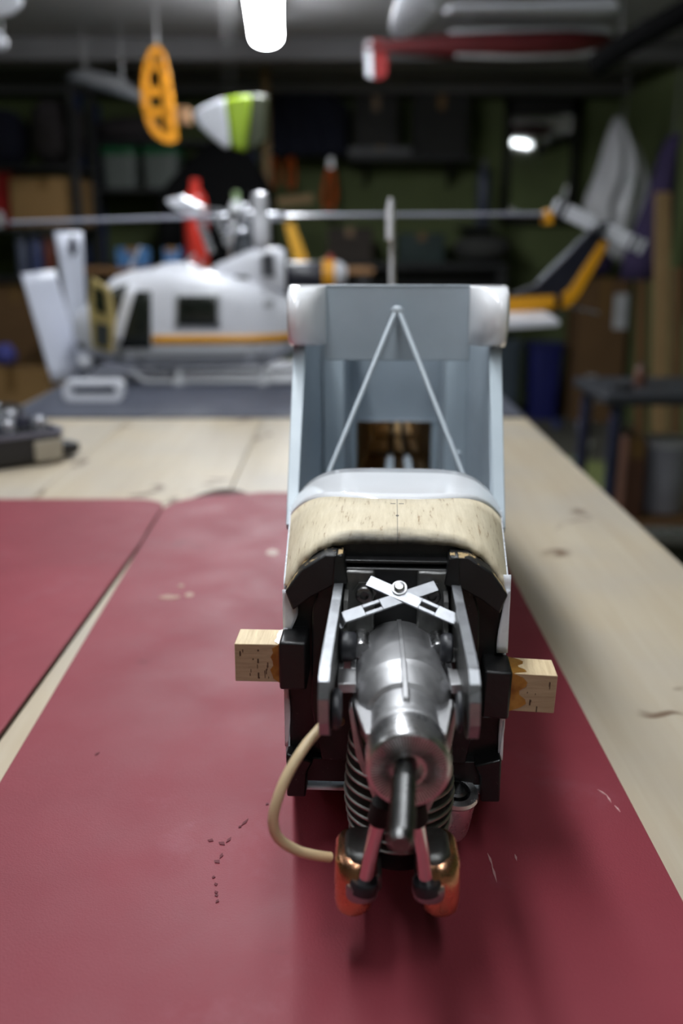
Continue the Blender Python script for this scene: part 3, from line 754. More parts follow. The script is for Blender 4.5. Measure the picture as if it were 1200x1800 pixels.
wf = decal('window_frame', [(306, 578), (388, 578), (388, 514), (306, 514)], M_hg, hroot, .0018)
decal('cabin_window', [(312, 572), (382, 572), (382, 520), (312, 520)], M_glass, hroot, .0035)
decal('cockpit_doorway', [(208, 613), (266, 612), (266, 512), (236, 512)], M_glass, hroot, .0035)
decal('door_pillar', [(200, 600), (212, 604), (240, 506), (226, 500)], M_hw, hroot, .0045, 4, 8)
decal('side_vent', [(463, 540), (480, 540), (480, 528), (463, 528)], M_hg, hroot, .0025, 3, 3)
decal('windscreen', [(163, 560), (200, 575), (224, 498), (196, 508)], M_glass, hroot, .0030, 6, 6)
# open cockpit door with cream edge
dr = obj('cockpit_door', B().prism([hp(162, 612, -.15), hp(196, 620, -.20), hp(200, 560, -.20), hp(190, 505, -.20), hp(160, 488, -.15), hp(154, 540, -.15)], (.004, .004, 0)), M_cream, hroot, bevel=.002)
obj('door_window', B().prism([hp(168, 545, -.158), hp(188, 552, -.196), hp(184, 512, -.196), hp(166, 502, -.158)], (-.001, -.006, 0)), M_glass, dr)
obj('door_panel', B().prism([hp(170, 606, -.162), hp(191, 610, -.198), hp(192, 572, -.198), hp(168, 566, -.162)], (-.001, -.006, 0)), M_hgrey, dr)
# chin and nose details
obj('chin_window', B().ell(hp(150, 606, -.04), (.04, .06, .028), 16, 10), M_glass, hroot)
obj('landing_light', B().ell(hp(150, 637, -.06), (.040, .04, .034), 16, 10), M_hw, hroot)
# roof: dome, antennas, cowling
obj('roof_dome', B().ell(hp(312, 474), (.11, .12, .035), 20, 10), M_hw, hroot)
for px, py, px1, py1 in ((228, 470, 247, 432), (325, 468, 341, 446), (352, 468, 353, 452)):
    obj('antenna', B().cyl(hp(px, py, -.03), hp(px1, py1, -.03), .004, .003, 8), M_silver, hroot)
cowl = []
for px, pt, wd in ((368, 474, .030), (385, 462, .045), (410, 452, .055), (432, 440, .062), (445, 436, .064), (490, 434, .064), (502, 440, .058)):
    top = hp(px, pt); bot = hp(px, 520); zc = (top.z + bot.z) / 2; hz = (top.z - bot.z) / 2
    cowl.append([Vector((top.x, wd * math.copysign(abs(math.cos(t_)) ** .6, math.cos(t_)), zc + hz * math.copysign(abs(math.sin(t_)) ** .6, math.sin(t_)))) for t_ in [2 * PI * i / 24 for i in range(24)]])
cw = obj('engine_cowl', B().loft(cowl), M_hw, hroot, smooth=60)
obj('intake_screen', B().box2(hp(461, 486, -.070) - Vector((0, .003, 0)), hp(482, 446, -.070) + Vector((0, .003, 0))), M_hgrey, cw, bevel=.002)
obj('cowl_slot', B().box2(hp(412, 492, -.062) - Vector((0, .004, 0)), hp(437, 485, -.062) + Vector((0, .004, 0))), M_glass, cw, bevel=.002)
e0, e1 = hp(500, 486), hp(567, 486); r_ = abs(hp(500, 460).z - hp(500, 512).z) / 2
obj('navy_engine_section', B().lathe([(.0001, 0), (r_ * .95, 0), (r_, .004), (r_, (e1 - e0).x - .004), (r_ * .97, (e1 - e0).x), (.0001, (e1 - e0).x)], e0, (1, 0, 0), 28), M_navy, hroot)
e2 = hp(588, 484)
obj('yellow_ring', B().lathe([(.0001, 0), (r_ * 1.08, 0), (r_ * 1.04, (e2 - e1).x), (.0001, (e2 - e1).x)], e1 + Vector((0, 0, .003)), (1, 0, 0), 28), M_yel, hroot)
obj('exhaust_pipe', B().lathe([(.0001, 0), (r_ * .92, 0), (r_ * .86, .012), (r_ * .6, .024), (r_ * .5, .028), (.0001, .028)], e2 + Vector((0, 0, .003)), (1, 0, 0), 24), M_hw, hroot)
obj('beacon', B().lathe([(.0001, -.004), (.009, -.004), (.009, .008), (.005, .014), (.0001, .015)], hp(580, 458), (0, 0, 1), 14), plain('beacon_red', lin(170, 40, 30), 0.3), hroot)
# tail boom
bmr = []
for px, pt, pb in ((500, 505, 570), (560, 508, 562), (700, 511, 556), (890, 516, 552), (985, 512, 545)):
    a_, b2 = hp(px, pt), hp(px, pb); zc = (a_.z + b2.z) / 2; hz = (a_.z - b2.z) / 2
    bmr.append([Vector((a_.x, hz * .9 * math.cos(t_), zc + hz * math.sin(t_))) for t_ in [2 * PI * i / 24 for i in range(24)]])
obj('tail_boom', B().loft(bmr), M_navy, hroot, smooth=60)
obj('boom_stripe', B().prism([hp(520, 572, -.040), hp(700, 556, -.036), hp(890, 551, -.030), hp(975, 541, -.026), hp(975, 519, -.026), hp(890, 524, -.030), hp(700, 535, -.036), hp(520, 548, -.040)], (0, .012, 0)), M_yel, hroot)
obj('boom_lower', B().box2(hp(890, 557, -.02), hp(985, 549, .02)), M_hgrey, hroot, bevel=.003)
fn_ = [hp(890, 520), hp(942, 498), hp(985, 456), hp(1030, 410), hp(1052, 390), hp(1078, 390), hp(1072, 420), hp(1030, 505), hp(1008, 535), hp(985, 545), hp(930, 540)]
obj('tail_fin', B().prism([p - Vector((0, .009, 0)) for p in fn_], (0, .018, 0)), M_navy, hroot, bevel=.004)
yb = [hp(976, 545, -.012), hp(1000, 540, -.012), hp(1018, 520, -.012), hp(1072, 425, -.012), hp(1058, 420, -.012), hp(1002, 505, -.012), hp(985, 518, -.012), hp(890, 522, -.012), hp(890, 546, -.012)]
obj('fin_stripe', B().prism(yb, (0, .006, 0)), M_yel, hroot, bevel=.001)
obj('tail_skid', B().cyl(hp(985, 536), hp(1052, 550), .0035, n=8), M_silver, hroot)
obj('fin_edge', B().cyl(hp(944, 497), hp(1030, 412), .004, n=8), M_hgrey, hroot)
# tail rotor, white blades with dark bands
tr0, tr1 = hp(972, 360, -.05), hp(1132, 436, -.05)
d_ = (tr1 - tr0); L = d_.length; d_.normalize(); nz_ = Vector((-d_.z, 0, d_.x))
hub = (tr0 + tr1) / 2 + d_ * .006
tr = obj('tail_rotor_hub', B().cyl(hub + Vector((0, -.012, 0)), hub + Vector((0, .05, 0)), .012, n=16), M_hgrey, hroot)
for a_, b2 in ((0, .44), (.58, 1)):
    q0, q1 = tr0 + d_ * L * a_, tr0 + d_ * L * b2
    bl = obj('tail_rotor_blade', B().prism([q0 - nz_ * .016, q1 - nz_ * .018, q1 + nz_ * .018, q0 + nz_ * .016], (0, .004, 0)), M_hw, hroot, bevel=.003)
    for kk in ((.10, .24) if a_ == 0 else (.62, .80)):
        c0 = q0 + (q1 - q0) * kk; c1 = q0 + (q1 - q0) * (kk + .07)
        obj('blade_band', B().prism([c0 - nz_ * .018, c1 - nz_ * .018, c1 + nz_ * .018, c0 + nz_ * .018], (0, -.002, 0)), M_navy, bl)
# elevator
ea, eb = hp(880, 572, -.16), hp(985, 569, -.16)
obj('elevator', B().prism([ea + Vector((0, 0, -.010)), ea + Vector((0, 0, .012)), eb + Vector((-.008, 0, .010)), eb + Vector((0, 0, .004)), eb + Vector((0, 0, -.002)), eb + Vector((-.008, 0, -.007))], (0, .17, .012)), M_hw, hroot, bevel=.003)
# skids
for dy, nm in ((-.10, 0), (.13, 1)):
    P = [hp(232, 655, dy), hp(240, 664, dy), hp(256, 0, dy), hp(512, 0, dy)]
    zg = .0068
    path = smooth_path([Vector((hp(230, 652, dy).x, HY + dy - HO.y, .034)), Vector((hp(243, 664, dy).x, HY + dy - HO.y, .018)), Vector((hp(258, 676, dy).x, HY + dy - HO.y, zg)), Vector((hp(300, 676, dy).x, HY + dy - HO.y, zg)), Vector((hp(505, 676, dy).x, HY + dy - HO.y, zg)), Vector((hp(515, 676, dy).x, HY + dy - HO.y, zg + .004))], 5)
    sk = obj('skid', B().tube(path, .0062, 12), M_hg, hroot)
    for px in (313, 461):
        x = hp(px, 660, dy).x
        obj('skid_strut', B().tube([Vector((x, HY + dy - HO.y, .008)), Vector((x, (HY + dy - HO.y) * .8, .035)), Vector((x, (HY + dy - HO.y) * .35, hsec(x)[1] + .006))], [.0085, .007, .007], 12), M_hg, hroot)
        obj('strut_shoe', B().lathe([(.0001, 0), (.016, 0), (.014, .010), (.009, .016), (.0001, .016)], Vector((x, HY + dy - HO.y, .0005)), (0, 0, 1), 14), M_hg, sk)
# rotor head
rh = hp(432, 380); mast0 = hp(432, 452)
obj('mast', B().lathe([(.030, 0), (.034, .02), (.026, .05), (.018, (rh - mast0).z), (.0001, (rh - mast0).z + .004)], mast0, (0, 0, 1), 20), M_hgrey, hroot)
obj('swash_plate', B().lathe([(.0001, 0), (.045, 0), (.048, .005), (.045, .011), (.0001, .011)], hp(428, 410), (0, 0, 1), 28), M_silver, hroot)
obj('rotor_hub', B().box(rh, (.085, .045, .022)).ell(rh + Vector((0, 0, .014)), (.03, .03, .03), 14, 8), M_silver, hroot, bevel=.003)
for px, py, px1, py1, r0 in ((352, 392, 372, 444, .0095), (384, 390, 402, 432, .008), (470, 392, 462, 440, .007)):
    obj('pitch_link', B().cyl(hp(px, py, -.035), hp(px1, py1, -.035), r0, n=12), M_silver, hroot)
for q0, q1 in ((rh + Vector((.05, 0, .0)), hp(955, 377)), (rh + Vector((-.05, 0, 0)), hp(20, 392))):
    d_ = q1 - q0
    rg = [[q0 + d_ * k + Vector((0, y_ * w_, z_)) for y_, z_ in ((-.028, 0), (-.012, .0045), (.030, .001), (-.012, -.0045))] for k, w_ in ((0, .5), (.06, 1), (.98, 1), (1, .8))]
    obj('rotor_blade', B().loft(rg), M_blade, hroot, smooth=40)
obj('blade_tip', B().box(hp(962, 382), (.020, .05, .034)), M_yel, hroot, bevel=.004)
obj('blade_grip', B().box(hp(382, 383), (.10, .035, .018)).box(hp(478, 381), (.075, .035, .018)), M_silver, hroot, bevel=.004)
# stabiliser bar with white paddles
sb0, sb1 = hp(322, 362, .16), hp(460, 378, -.12)
bar = obj('stabiliser_bar', B().cyl(sb0, sb1, .0035, n=10), M_silver, hroot)
obj('paddle', B().prism([hp(290, 352, .16), hp(318, 346, .16), hp(366, 370, .16), hp(340, 380, .16), hp(300, 364, .16)], (0, .03, .004)), M_hw, hroot, bevel=.003)
obj('paddle', B().lathe([(.0001, 0), (.012, .002), (.020, .02), (.019, .06), (.014, .085), (.018, .095), (.017, .12), (.0001, .125)], hp(461, 440, -.12), (-.03, 0, 1), 18), M_hw, hroot, smooth=60)

# ------------------------------------------------------------------ things round the helicopter
M_sheet = plain('white_plastic_sheet', lin(206, 210, 224), 0.4, var=0.03)
def sheet(label, bl, br, tr_, tl, bow):
    BL, BR, TR, TL = [Vector(p) for p in (bl, br, tr_, tl)]
    def fn(u, v):
        p = (BL * (1 - u) + BR * u) * (1 - v) + (TL * (1 - u) + TR * u) * v
        return p + Vector((0, -bow * math.sin(PI * u) , 0))
    single('curved_panel', label, 'panel', B().grid(fn, 10, 8), M_sheet, solid=.003, smooth=70)
y1 = 2.23
g0 = onz(92, 672, MZ); g1 = onz(134, 668, MZ)
sheet('tall white curved panel standing nearest the helicopter nose, leaning left', (g0.x, g0.y, MZ), (g1.x + .01, g1.y + .06, MZ), at(97, 474, g1.y + .08), at(37, 481, g0.y + .02), .018)
sheet('white curved panel with a dark mark standing behind the helicopter nose', (at(128, 570, 2.62).x, 2.62, MZ), (at(152, 570, 2.68).x, 2.68, MZ), at(145, 408, 2.70), at(95, 407, 2.64), .018)
o = bpy.data.objects['curved_panel.001']; c_ = o.location
obj('dark_mark', B().ell(at(128, 432, 2.64) - c_, (.020, .006, .05), 12, 8), M_navy, o)
# white carry handle standing on the dark mat
hx0, hx1 = onz(101, 712, MZ), onz(214, 708, MZ)
t = thing('carry_handle', 'white rounded carry handle on the left of the dark mat', 'handle', ((hx0.x + hx1.x) / 2, 2.07, MZ))
W = hx1.x - hx0.x
prf = rrect(W, .042, .014, 6); inn = rrect(W - .030, .020, .008, 6)
k = B()
n = len(prf)
for a_, yy in ((0, -.012), (1, .012)): pass
rings = [[Vector((x, -.011, z + .021)) for x, z in prf], [Vector((x, .020, z + .023)) for x, z in prf], [Vector((x, .020, z + .025)) for x, z in inn], [Vector((x, -.011, z + .023)) for x, z in inn]]
k.loft(rings + [rings[0]], cap=False)
obj('handle_frame', k, M_hw, t, smooth=50)
obj('inner_lip', B().box2((-W / 2 + .018, .004, .0145), (W / 2 - .018, .019, .0175)), M_hgrey, t)
# radio transmitter lying on the bench at the left edge
M_tx = plain('transmitter_black', lin(24, 24, 27), 0.4, var=0.2)
M_face = plain('matt_face', lin(18, 18, 20), 0.95, spec=0.15)
M_txg = plain('transmitter_grey', lin(58, 58, 70), 0.35)
A0 = onz(-60, 838, 0); A1 = onz(120, 812, 0)
ang = math.atan2(A1.y - A0.y, A1.x - A0.x)
t = thing('radio_transmitter', 'black radio transmitter with silver rim and knobs at the left of the bench', 'transmitter', (A1.x, A1.y, 0), (0, 0, ang))
TL_ = .26; TW = .20
obj('case', B().loft([[Vector((x - TL_ / 2, y + TW / 2, z)) for x, y in rrect(TL_ * k, TW * k2, .02, 4)] for k, k2, z in ((.90, .90, .001), (1, 1, .012), (1, 1, .046))]), M_tx, t, bevel=.002)
rim = [[Vector((x - TL_ / 2, y + TW / 2, z)) for x, y in rrect(TL_ * k, TW * k, .022, 4)] for k, z in ((1.02, .045), (1.02, .051), (.965, .051), (.965, .045))]
obj('rim', B().loft(rim + [rim[0]], cap=False), plain('transmitter_rim', lin(112, 112, 128), 0.3, 0.5), t)
obj('face_plate', B().box2((-TL_ * .96, TW * .04, .038), (-TL_ * .04, TW * .96, .048)), M_face, t)
for cx_, cy_ in ((-.19, .09), (-.075, .09)):
    g_ = obj('stick_gimbal', B().lathe([(.0001, 0), (.028, 0), (.027, .006), (.018, .003), (.0001, .002)], (cx_, cy_, .048), (0, 0, 1), 24), M_txg, t)
    obj('stick', B().cyl((cx_, cy_, .050), (cx_ + .004, cy_ - .004, .082), .0035, n=10).ell((cx_ + .004, cy_ - .004, .084), (.014, .014, .011), 12, 6), M_silver, g_)
for i, (cx_, cy_) in enumerate(((-.03, .09), (-.03, .14), (-.065, .125), (-.095, .14), (-.07, .05), (-.02, .05), (-.125, .10), (-.05, .155), (-.10, .165), (-.14, .04), (-.165, .165), (-.225, .15), (-.10, .035), (-.20, .04), (-.235, .05))):
    obj('knob', B().lathe([(.0001, 0), (.012, 0), (.011, .014), (.007, .018), (.0001, .018)], (cx_, cy_, .048), (0, 0, 1), 14), (M_txg, M_silver, M_silver)[i % 3], t)
for cx_ in (-.06, -.115, -.15):
    obj('toggle_switch', B().cyl((cx_, .185, .045), (cx_ + .004, .188, .068), .0025, .0038, 8), M_silver, t)
obj('latch', B().box2((-.052, -.004, .006), (-.008, .004, .038)), plain('latch_beige', lin(160, 152, 136), 0.5), t, bevel=.003)
obj('end_grip', B().loft([[Vector((x, y + .035, z + .016)) for y, z in rrect(.045 * k, .024 * k, .008 * k, 4)] for x, k in ((-.004, 1), (.018, .9), (.030, .6))]), M_tx, t)
obj('back_flap', B().loft([[Vector((x - .05, y + .235, z)) for x, y in rrect(.16 * k, .075 * k, .03 * k, 5)] for k, z in ((.95, .001), (1, .030), (.96, .058))]), M_tx, t, bevel=.002)

# ------------------------------------------------------------------ the back of the workshop
M_card = plain('cardboard', lin(150, 116, 72), 0.8, var=0.08, scale=6)
M_cardd = plain('cardboard_dark', lin(104, 76, 46), 0.8, var=0.1, scale=6)
M_tape = plain('parcel_tape', lin(120, 90, 52), 0.35)
M_label = plain('paper_label', lin(196, 196, 200), 0.7)
M_rack = plain('dark_rack', lin(34, 34, 36), 0.6)
M_rackb = plain('blue_rack', lin(30, 44, 86), 0.5)
def carton(name, label, px0, py0, px1, py1, y, depth, mat, zbase=None, lab=None, rz=0.0, flaps=False):
    a_ = at(px0, py1, y); b2 = at(px1, py0, y)
    z0 = a_.z if zbase is None else zbase
    W_, H_ = b2.x - a_.x, b2.z - z0
    t = thing(name, label, 'box', ((a_.x + b2.x) / 2, y + depth / 2, z0), (0, 0, rz))
    obj('carton_body', B().box2((-W_ / 2, -depth / 2, 0.001), (W_ / 2, depth / 2, H_)), mat, t, bevel=.006)
    obj('tape', B().box2((-.025, -depth / 2 - .001, H_ * .75), (.025, depth / 2 + .001, H_ + .0015)), M_tape, t)
    if flaps:
        for s_ in (-1, 1): obj('flap', B().box((s_ * (W_ / 2 + .03), 0, H_ + .02), (.09, depth * .96, .004), (0, s_ * .7, 0)), mat, t)
    if lab:
        for (u0, v0, u1, v1) in lab: obj('paper_label', B().box2((-W_ / 2 + W_ * u0, -depth / 2 - .003, H_ * v0), (-W_ / 2 + W_ * u1, -depth / 2, H_ * v1)), M_label, t)
    return t
def rack(name, label, px0, px1, y, depth, levels, ztop, mat, shelfmat):
    x0, x1 = at(px0, 430, y).x, at(px1, 430, y).x
    t = thing(name, label, 'shelf', ((x0 + x1) / 2, y + depth / 2, FZ))
    W_ = x1 - x0
    for sx in (-1, 1):
        for sy in (-1, 1):
            obj('post', B().box((sx * (W_ / 2 - .02), sy * (depth / 2 - .02), (ztop - FZ) / 2), (.04, .04, ztop - FZ)), mat, t, bevel=.003)
    for z in levels:
        obj('shelf_board', B().box((0, 0, z - FZ - .0125), (W_ - .01, depth, .025)), shelfmat, t, bevel=.003)
    return t
RY, RD = 5.9, .5
L1, L2, L3 = zat(398, RY), zat(300, RY), zat(478, RY)
rack('storage_rack', 'dark tall shelf rack in the left corner holding cartons', -110, 146, RY, RD, (L2 + .03, L1, L3 - .03, zat(640, RY)), CZ - .12, M_rack, M_rack)
carton('cardboard_box', 'wide brown cardboard box on the middle shelf of the left rack', 22, 312, 134, 398, RY + .06, .36, M_card, L1, [])
carton('cardboard_box', 'dark brown cardboard box on the low shelf of the left rack', -30, 496, 92, 640, RY + .06, .36, M_cardd, zat(640, RY) , None)
carton('cardboard_box', 'tan cardboard box standing on the floor in front of the left rack', -40, 648, 84, 745, 5.3, .40, M_card, FZ, None)
carton('red_box', 'small red box at the left end of the middle shelf', -40, 300, 18, 398, RY + .10, .3, plain('red_card', lin(150, 16, 20), 0.5), L1)
def blob(name, label, cat, px0, py0, px1, py1, y, depth, mat, seed=0, e=.8, zb=None, amp=.06):
    rnd = random.Random(seed)
    a_ = at(px0, py1, y); b2 = at(px1, py0, y); z0 = a_.z if zb is None else zb
    W_, H_ = b2.x - a_.x, b2.z - z0
    k = B().ell((0, 0, H_ / 2), (W_, depth, H_), 24, 16, e)
    ph = [rnd.uniform(0, 6) for _ in range(6)]
    for p in k.v:
        s_ = 1 + amp * (math.sin(9 * p.x / W_ + ph[0]) * math.sin(7 * p.z / H_ + ph[1]) + .6 * math.sin(17 * p.z / H_ + 5 * p.x / W_ + ph[2]))
        p.x *= s_; p.y *= s_
        if p.z < .0: p.z = 0
    o = obj(name, k, mat, smooth=180); o.location = ((a_.x + b2.x) / 2, y + depth / 2, z0)
    return tag(o, label, cat)
M_bagd = plain('grey_fabric', lin(60, 54, 56), 0.9, bump=.4, bscale=40)
M_bagn = plain('navy_fabric', lin(24, 26, 44), 0.9, bump=.4, bscale=40)
blob('fabric_bag', 'bulky grey fabric bag on the top shelf of the left rack', 'bag', 46, 168, 128, 290, RY + .05, .36, M_bagd, 1, .75, L2 + .03)
blob('fabric_bag', 'dark navy bag at the left end of the top shelf', 'bag', -50, 185, 28, 290, RY + .05, .34, M_bagn, 2, .75, L2 + .03)
# jars and tins on the middle shelf front
for px0, px1, py0, lab_, cl in ((-6, 8, 372, 'white jar at the left end of the shelf with cartons', lin(190, 196, 200)), (24, 44, 402, 'grey-blue tin standing low under the wide cardboard box', lin(92, 98, 120)), (48, 70, 404, 'blue tin standing next to the grey-blue tin', lin(70, 78, 120)), (74, 92, 405, 'red-brown tin at the right of the blue tin', lin(120, 60, 48))):
    zb = L1 if py0 < 390 else L3 - .03
    yy = RY + .03 if py0 < 390 else RY + .10
    a_ = at(px0, 430, yy); b2 = at(px1, 430, yy); r_ = (b2.x - a_.x) / 2; top = zat(py0, yy) - zb
    t = thing('paint_tin', lab_, 'tin', ((a_.x + b2.x) / 2, yy + r_, zb))
    obj('tin_body', B().lathe([(.0001, .001), (r_ * .96, .001), (r_, .006), (r_, top * .86), (r_ * .9, top * .9), (.0001, top * .9)], (0, 0, 0), (0, 0, 1), 20), plain('tin_%d' % px0, cl, 0.4), t)
    obj('lid', B().lathe([(.0001, top * .9), (r_ * .94, top * .9), (r_ * .94, top), (.0001, top)], (0, 0, 0), (0, 0, 1), 20), M_silver, t)
blob('cloth_ball', 'small purple-blue cloth bundle low at the left edge', 'cloth', -20, 600, 20, 640, 5.35, .14, plain('violet_cloth', lin(70, 72, 140), 0.9), 3, 1, None)
o = bpy.data.objects['cloth_ball']; o.location.z = zat(648, 5.3) + .001

# middle rack with boxes
QY, QD = 6.45, .5
K1, K2 = zat(330, QY), zat(462, QY)
rack('storage_rack', 'blue post shelf rack in the middle of the back wall', 148, 446, QY, QD, (K1, zat(246, QY), K2, zat(600, QY)), CZ - .15, M_rackb, M_rack)
M_clear = plain('clear_plastic', lin(112, 118, 114), 0.3, var=0.1)
M_glid = plain('green_lid', lin(34, 104, 62), 0.4)
def tub(label, px0, px1, py0, y):
    a_ = at(px0, 330, y); b2 = at(px1, py0, y); W_ = b2.x - a_.x; H_ = b2.z - K1
    t = thing('storage_tub', label, 'storage box', ((a_.x + b2.x) / 2, y + .16, K1), group='green lidded tubs')
    obj('tub_body', B().loft([[Vector((x, y_, z)) for x, y_ in rrect(W_ * k, .30 * k, .03, 4)] for k, z in ((.86, .001), (.96, H_ * .84))]), M_clear, t, smooth=50)
    obj('lid', B().loft([[Vector((x, y_, z)) for x, y_ in rrect(W_ * k, .30 * k, .03, 4)] for k, z in ((1, H_ * .80), (1, H_ * .94), (.94, H_))]), M_glid, t, smooth=50)
    for s_ in (-1, 1): obj('clip', B().box((s_ * W_ * .5, 0, H_ * .82), (.012, .08, .05)), M_glid, t, bevel=.003)
tub('clear tub with green lid, left of the two on the middle rack', 178, 237, 256, QY + .05)
tub('clear tub with green lid, right of the two on the middle rack', 249, 312, 256, QY + .05)
blob('grey_bundle', 'grey crumpled bundle on the top shelf of the middle rack', 'bundle', 160, 200, 300, 246, QY + .05, .3, M_bagd, 5, .8, zat(246, QY))
# black cover over something peaked
k = B()
ca, cb = at(280, 350, 5.9), at(482, 350, 5.9)
k.loft([[Vector((x, y, z)) for x, y in rrect((cb.x - ca.x) * kx, .4 * kx, .06 * kx, 4)] for kx, z in ((1, K2 - ca.z + .0), (.98, .0), (.86, .08), (.66, .17), (.42, .26), (.25, .31))])
for p in k.v: p.x += .10 * max(0, p.z) * 1.8
M_blk = plain('black_cloth', lin(11, 11, 12), 1.0, bump=.3, bscale=30, spec=0.1)
o = single('black_cover', 'black cloth cover draped to a peak behind the helicopter rotor', 'cover', k, M_blk, smooth=60)
o.location = ((ca.x + cb.x) / 2, 5.95, K2)
t = thing('cover_stand', 'dark narrow stand under the black cover', 'stand', ((ca.x + cb.x) / 2, 5.97, FZ))
obj('top', B().box2((-.30, -.2, K2 - FZ - .03), (.30, .2, K2 - FZ - .002)), M_rack, t, bevel=.004)
for sx in (-1, 1): obj('leg', B().box2((sx * .27 - .02, -.18, 0), (sx * .27 + .02, .18, K2 - FZ - .03)), M_rack, t)
M_redp = plain('red_plastic', lin(176, 46, 36), 0.35)
def can(name, label, px, py0, py1, wpx, y, mat, capmat, cat='bottle', zb=None, group=None):
    a_ = at(px, py1, y); z0 = a_.z if zb is None else zb; r_ = wpx / 2 / FPX * y; H_ = zat(py0, y) - z0
    t = thing(name, label, cat, (a_.x, y, z0), group=group)
    obj('body', B().lathe([(.0001, .001), (r_ * .93, .001), (r_, .01), (r_, H_ * .72), (r_ * .8, H_ * .82), (r_ * .4, H_ * .88), (.0001, H_ * .88)], (0, 0, 0), (0, 0, 1), 22), mat, t, smooth=50)
    obj('cap', B().lathe([(.0001, H_ * .87), (r_ * .42, H_ * .87), (r_ * .42, H_ * .99), (.0001, H_)], (0, 0, 0), (0, 0, 1), 16), capmat, t)
    return t
# table in front of the rack carrying the red cans and the rest
WB = zat(470, 5.3)
t = thing('side_table', 'dark low side table behind the helicopter', 'table', (at(400, 470, 5.3).x, 5.3, FZ))
obj('table_top', B().box2((-.75, -.2, WB - FZ - .03), (.75, .2, WB - FZ)), M_board, t, bevel=.004)
for sx in (-1, 1):
    for sy in (-1, 1): obj('leg', B().box2((sx * .70 - .025, sy * .16 - .025, 0), (sx * .70 + .025, sy * .16 + .025, WB - FZ - .03)), M_rack, t)
can('red_canister', 'tall red canister on the side table behind the rotor head', 347, 314, 470, 40, 5.3, M_redp, M_redp, 'canister', WB)
can('white_bottle', 'white bottle with pale green cap behind the rotor head', 418, 336, 470, 26, 5.36, plain('white_pe', lin(200, 204, 206), 0.4), plain('pale_green', lin(150, 176, 130), 0.4), 'bottle', WB)
M_bluec = plain('blue_card', lin(58, 100, 146), 0.5)
for px0, px1, lab_ in ((205, 256, 'small blue box on the side table left of the red canister'), (288, 314, 'narrow blue box on the side table beside the red canister')):
    carton('blue_box', lab_, px0, 436, px1, 470, 5.2, .12, M_bluec, WB)
# timber leaning/standing
def stick(label, p0, p1, w_, d_, mat, name='timber_batten', cat='timber', group=None):
    p0 = Vector(p0); p1 = Vector(p1); d = (p1 - p0).normalized(); s_ = Vector((1, 0, 0)) if abs(d.x) < .8 else Vector((0, 0, 1))
    n_ = d.cross(s_).normalized(); s_ = n_.cross(d)
    rg = [[p + s_ * a_ * w_ / 2 + n_ * b2 * d_ / 2 for a_, b2 in ((-1, -1), (1, -1), (1, 1), (-1, 1))] for p in (p0, p1)]
    return single(name, label, cat, B().loft(rg), mat, group, bevel=.003)
pp = at(466, 100, 6.40)
stick('slim timber post standing behind the strip lamp', (pp.x, 6.40, FZ), (pp.x, 6.40, CZ - .001), .045, .045, M_lumber)
sh = zat(358, 6.0)
t = thing('cross_bar', 'short pale timber cross bar on the timber post', 'timber', (at(458, 350, 6.35).x, 6.355, zat(352, 6.35)))
obj('bar', B().box((-.20, 0, .0), (.28, .03, .05), (0, .12, 0)), M_lumber, t, bevel=.003)
obj('bar', B().box((.21, 0, .0), (.22, .03, .05), (0, -.10, 0)), M_lumber, t, bevel=.003)
# hanging tools with orange handles
tr_y = 6.9
rail = single('tool_rail', 'dark tool rail on the back wall above orange handles', 'rail', B().box2((at(462, 250, tr_y).x, tr_y, zat(266, tr_y)), (at(608, 250, tr_y).x, YB, zat(256, tr_y))), M_rack, bevel=.003)
M_oran = plain('orange_handle', lin(206, 92, 30), 0.4)
for i, (px, py0, py1, wd, tilt, lab_) in enumerate(((479, 268, 332, 15, .03, 'orange handled tool hanging nearest the timber post'), (510, 266, 334, 18, 0, 'orange handled tool hanging second from the timber post'), (577, 290, 372, 26, .05, 'large orange handled shears hanging on the tool rail'))):
    top = at(px, py0 - 4, tr_y - .05); bot = at(px + 5, py1, tr_y - .05); W_ = wd / FPX * tr_y
    t = thing('hanging_tool', lab_, 'tool', (top.x, tr_y - .03, bot.z), (0, tilt, 0), 'orange handled tools')
    Hh = top.z - bot.z
    for s_ in (-1, 1):
        obj('handle', B().tube(smooth_path([(s_ * W_ * .10, 0, Hh * .9), (s_ * W_ * .30, 0, Hh * .55), (s_ * W_ * .34, 0, Hh * .25), (s_ * W_ * .12, 0, .012)], 5), [W_ * .16] * 15 + [W_ * .2], 10), M_oran, t)
    obj('jaw', B().prism([(-W_ * .2, -.008, Hh * .9), (W_ * .2, -.008, Hh * .9), (W_ * .08, -.008, Hh * 1.12 + (zat(262, tr_y) - top.z)), (-W_ * .08, -.008, Hh * 1.12 + (zat(262, tr_y) - top.z))], (0, .016, 0)), M_steel, t)
# dark jacket
ja, jb = at(470, 275, 6.85), at(612, 165, 6.85)
def jk(u, v):
    x = ja.x + (jb.x - ja.x) * (.5 + (u - .5) * (1 - .45 * max(0, v - .8) / .2)); z = ja.z + (jb.z - ja.z) * v
    return Vector((x, 6.82 - .05 * math.sin(PI * u) - .015 * math.sin(22 * u + 3 * v), z))
t = single('hanging_jacket', 'dark navy jacket hanging above the orange handled tools', 'jacket', B().grid(jk, 24, 10), M_bagn, solid=-.03, smooth=180)
# yellow set square
single('set_square', 'yellow triangular set square leaning behind the helicopter cowl', 'set square',
       B().prism([at(545, 470, 5.32) * 1.0, at(520, 470, 5.32), at(500, 392, 5.32), at(516, 392, 5.32)], (0, .012, 0)), plain('dull_yellow', lin(176, 130, 24), 0.5))
o = bpy.data.objects['set_square']; o.location.z = WB + .001

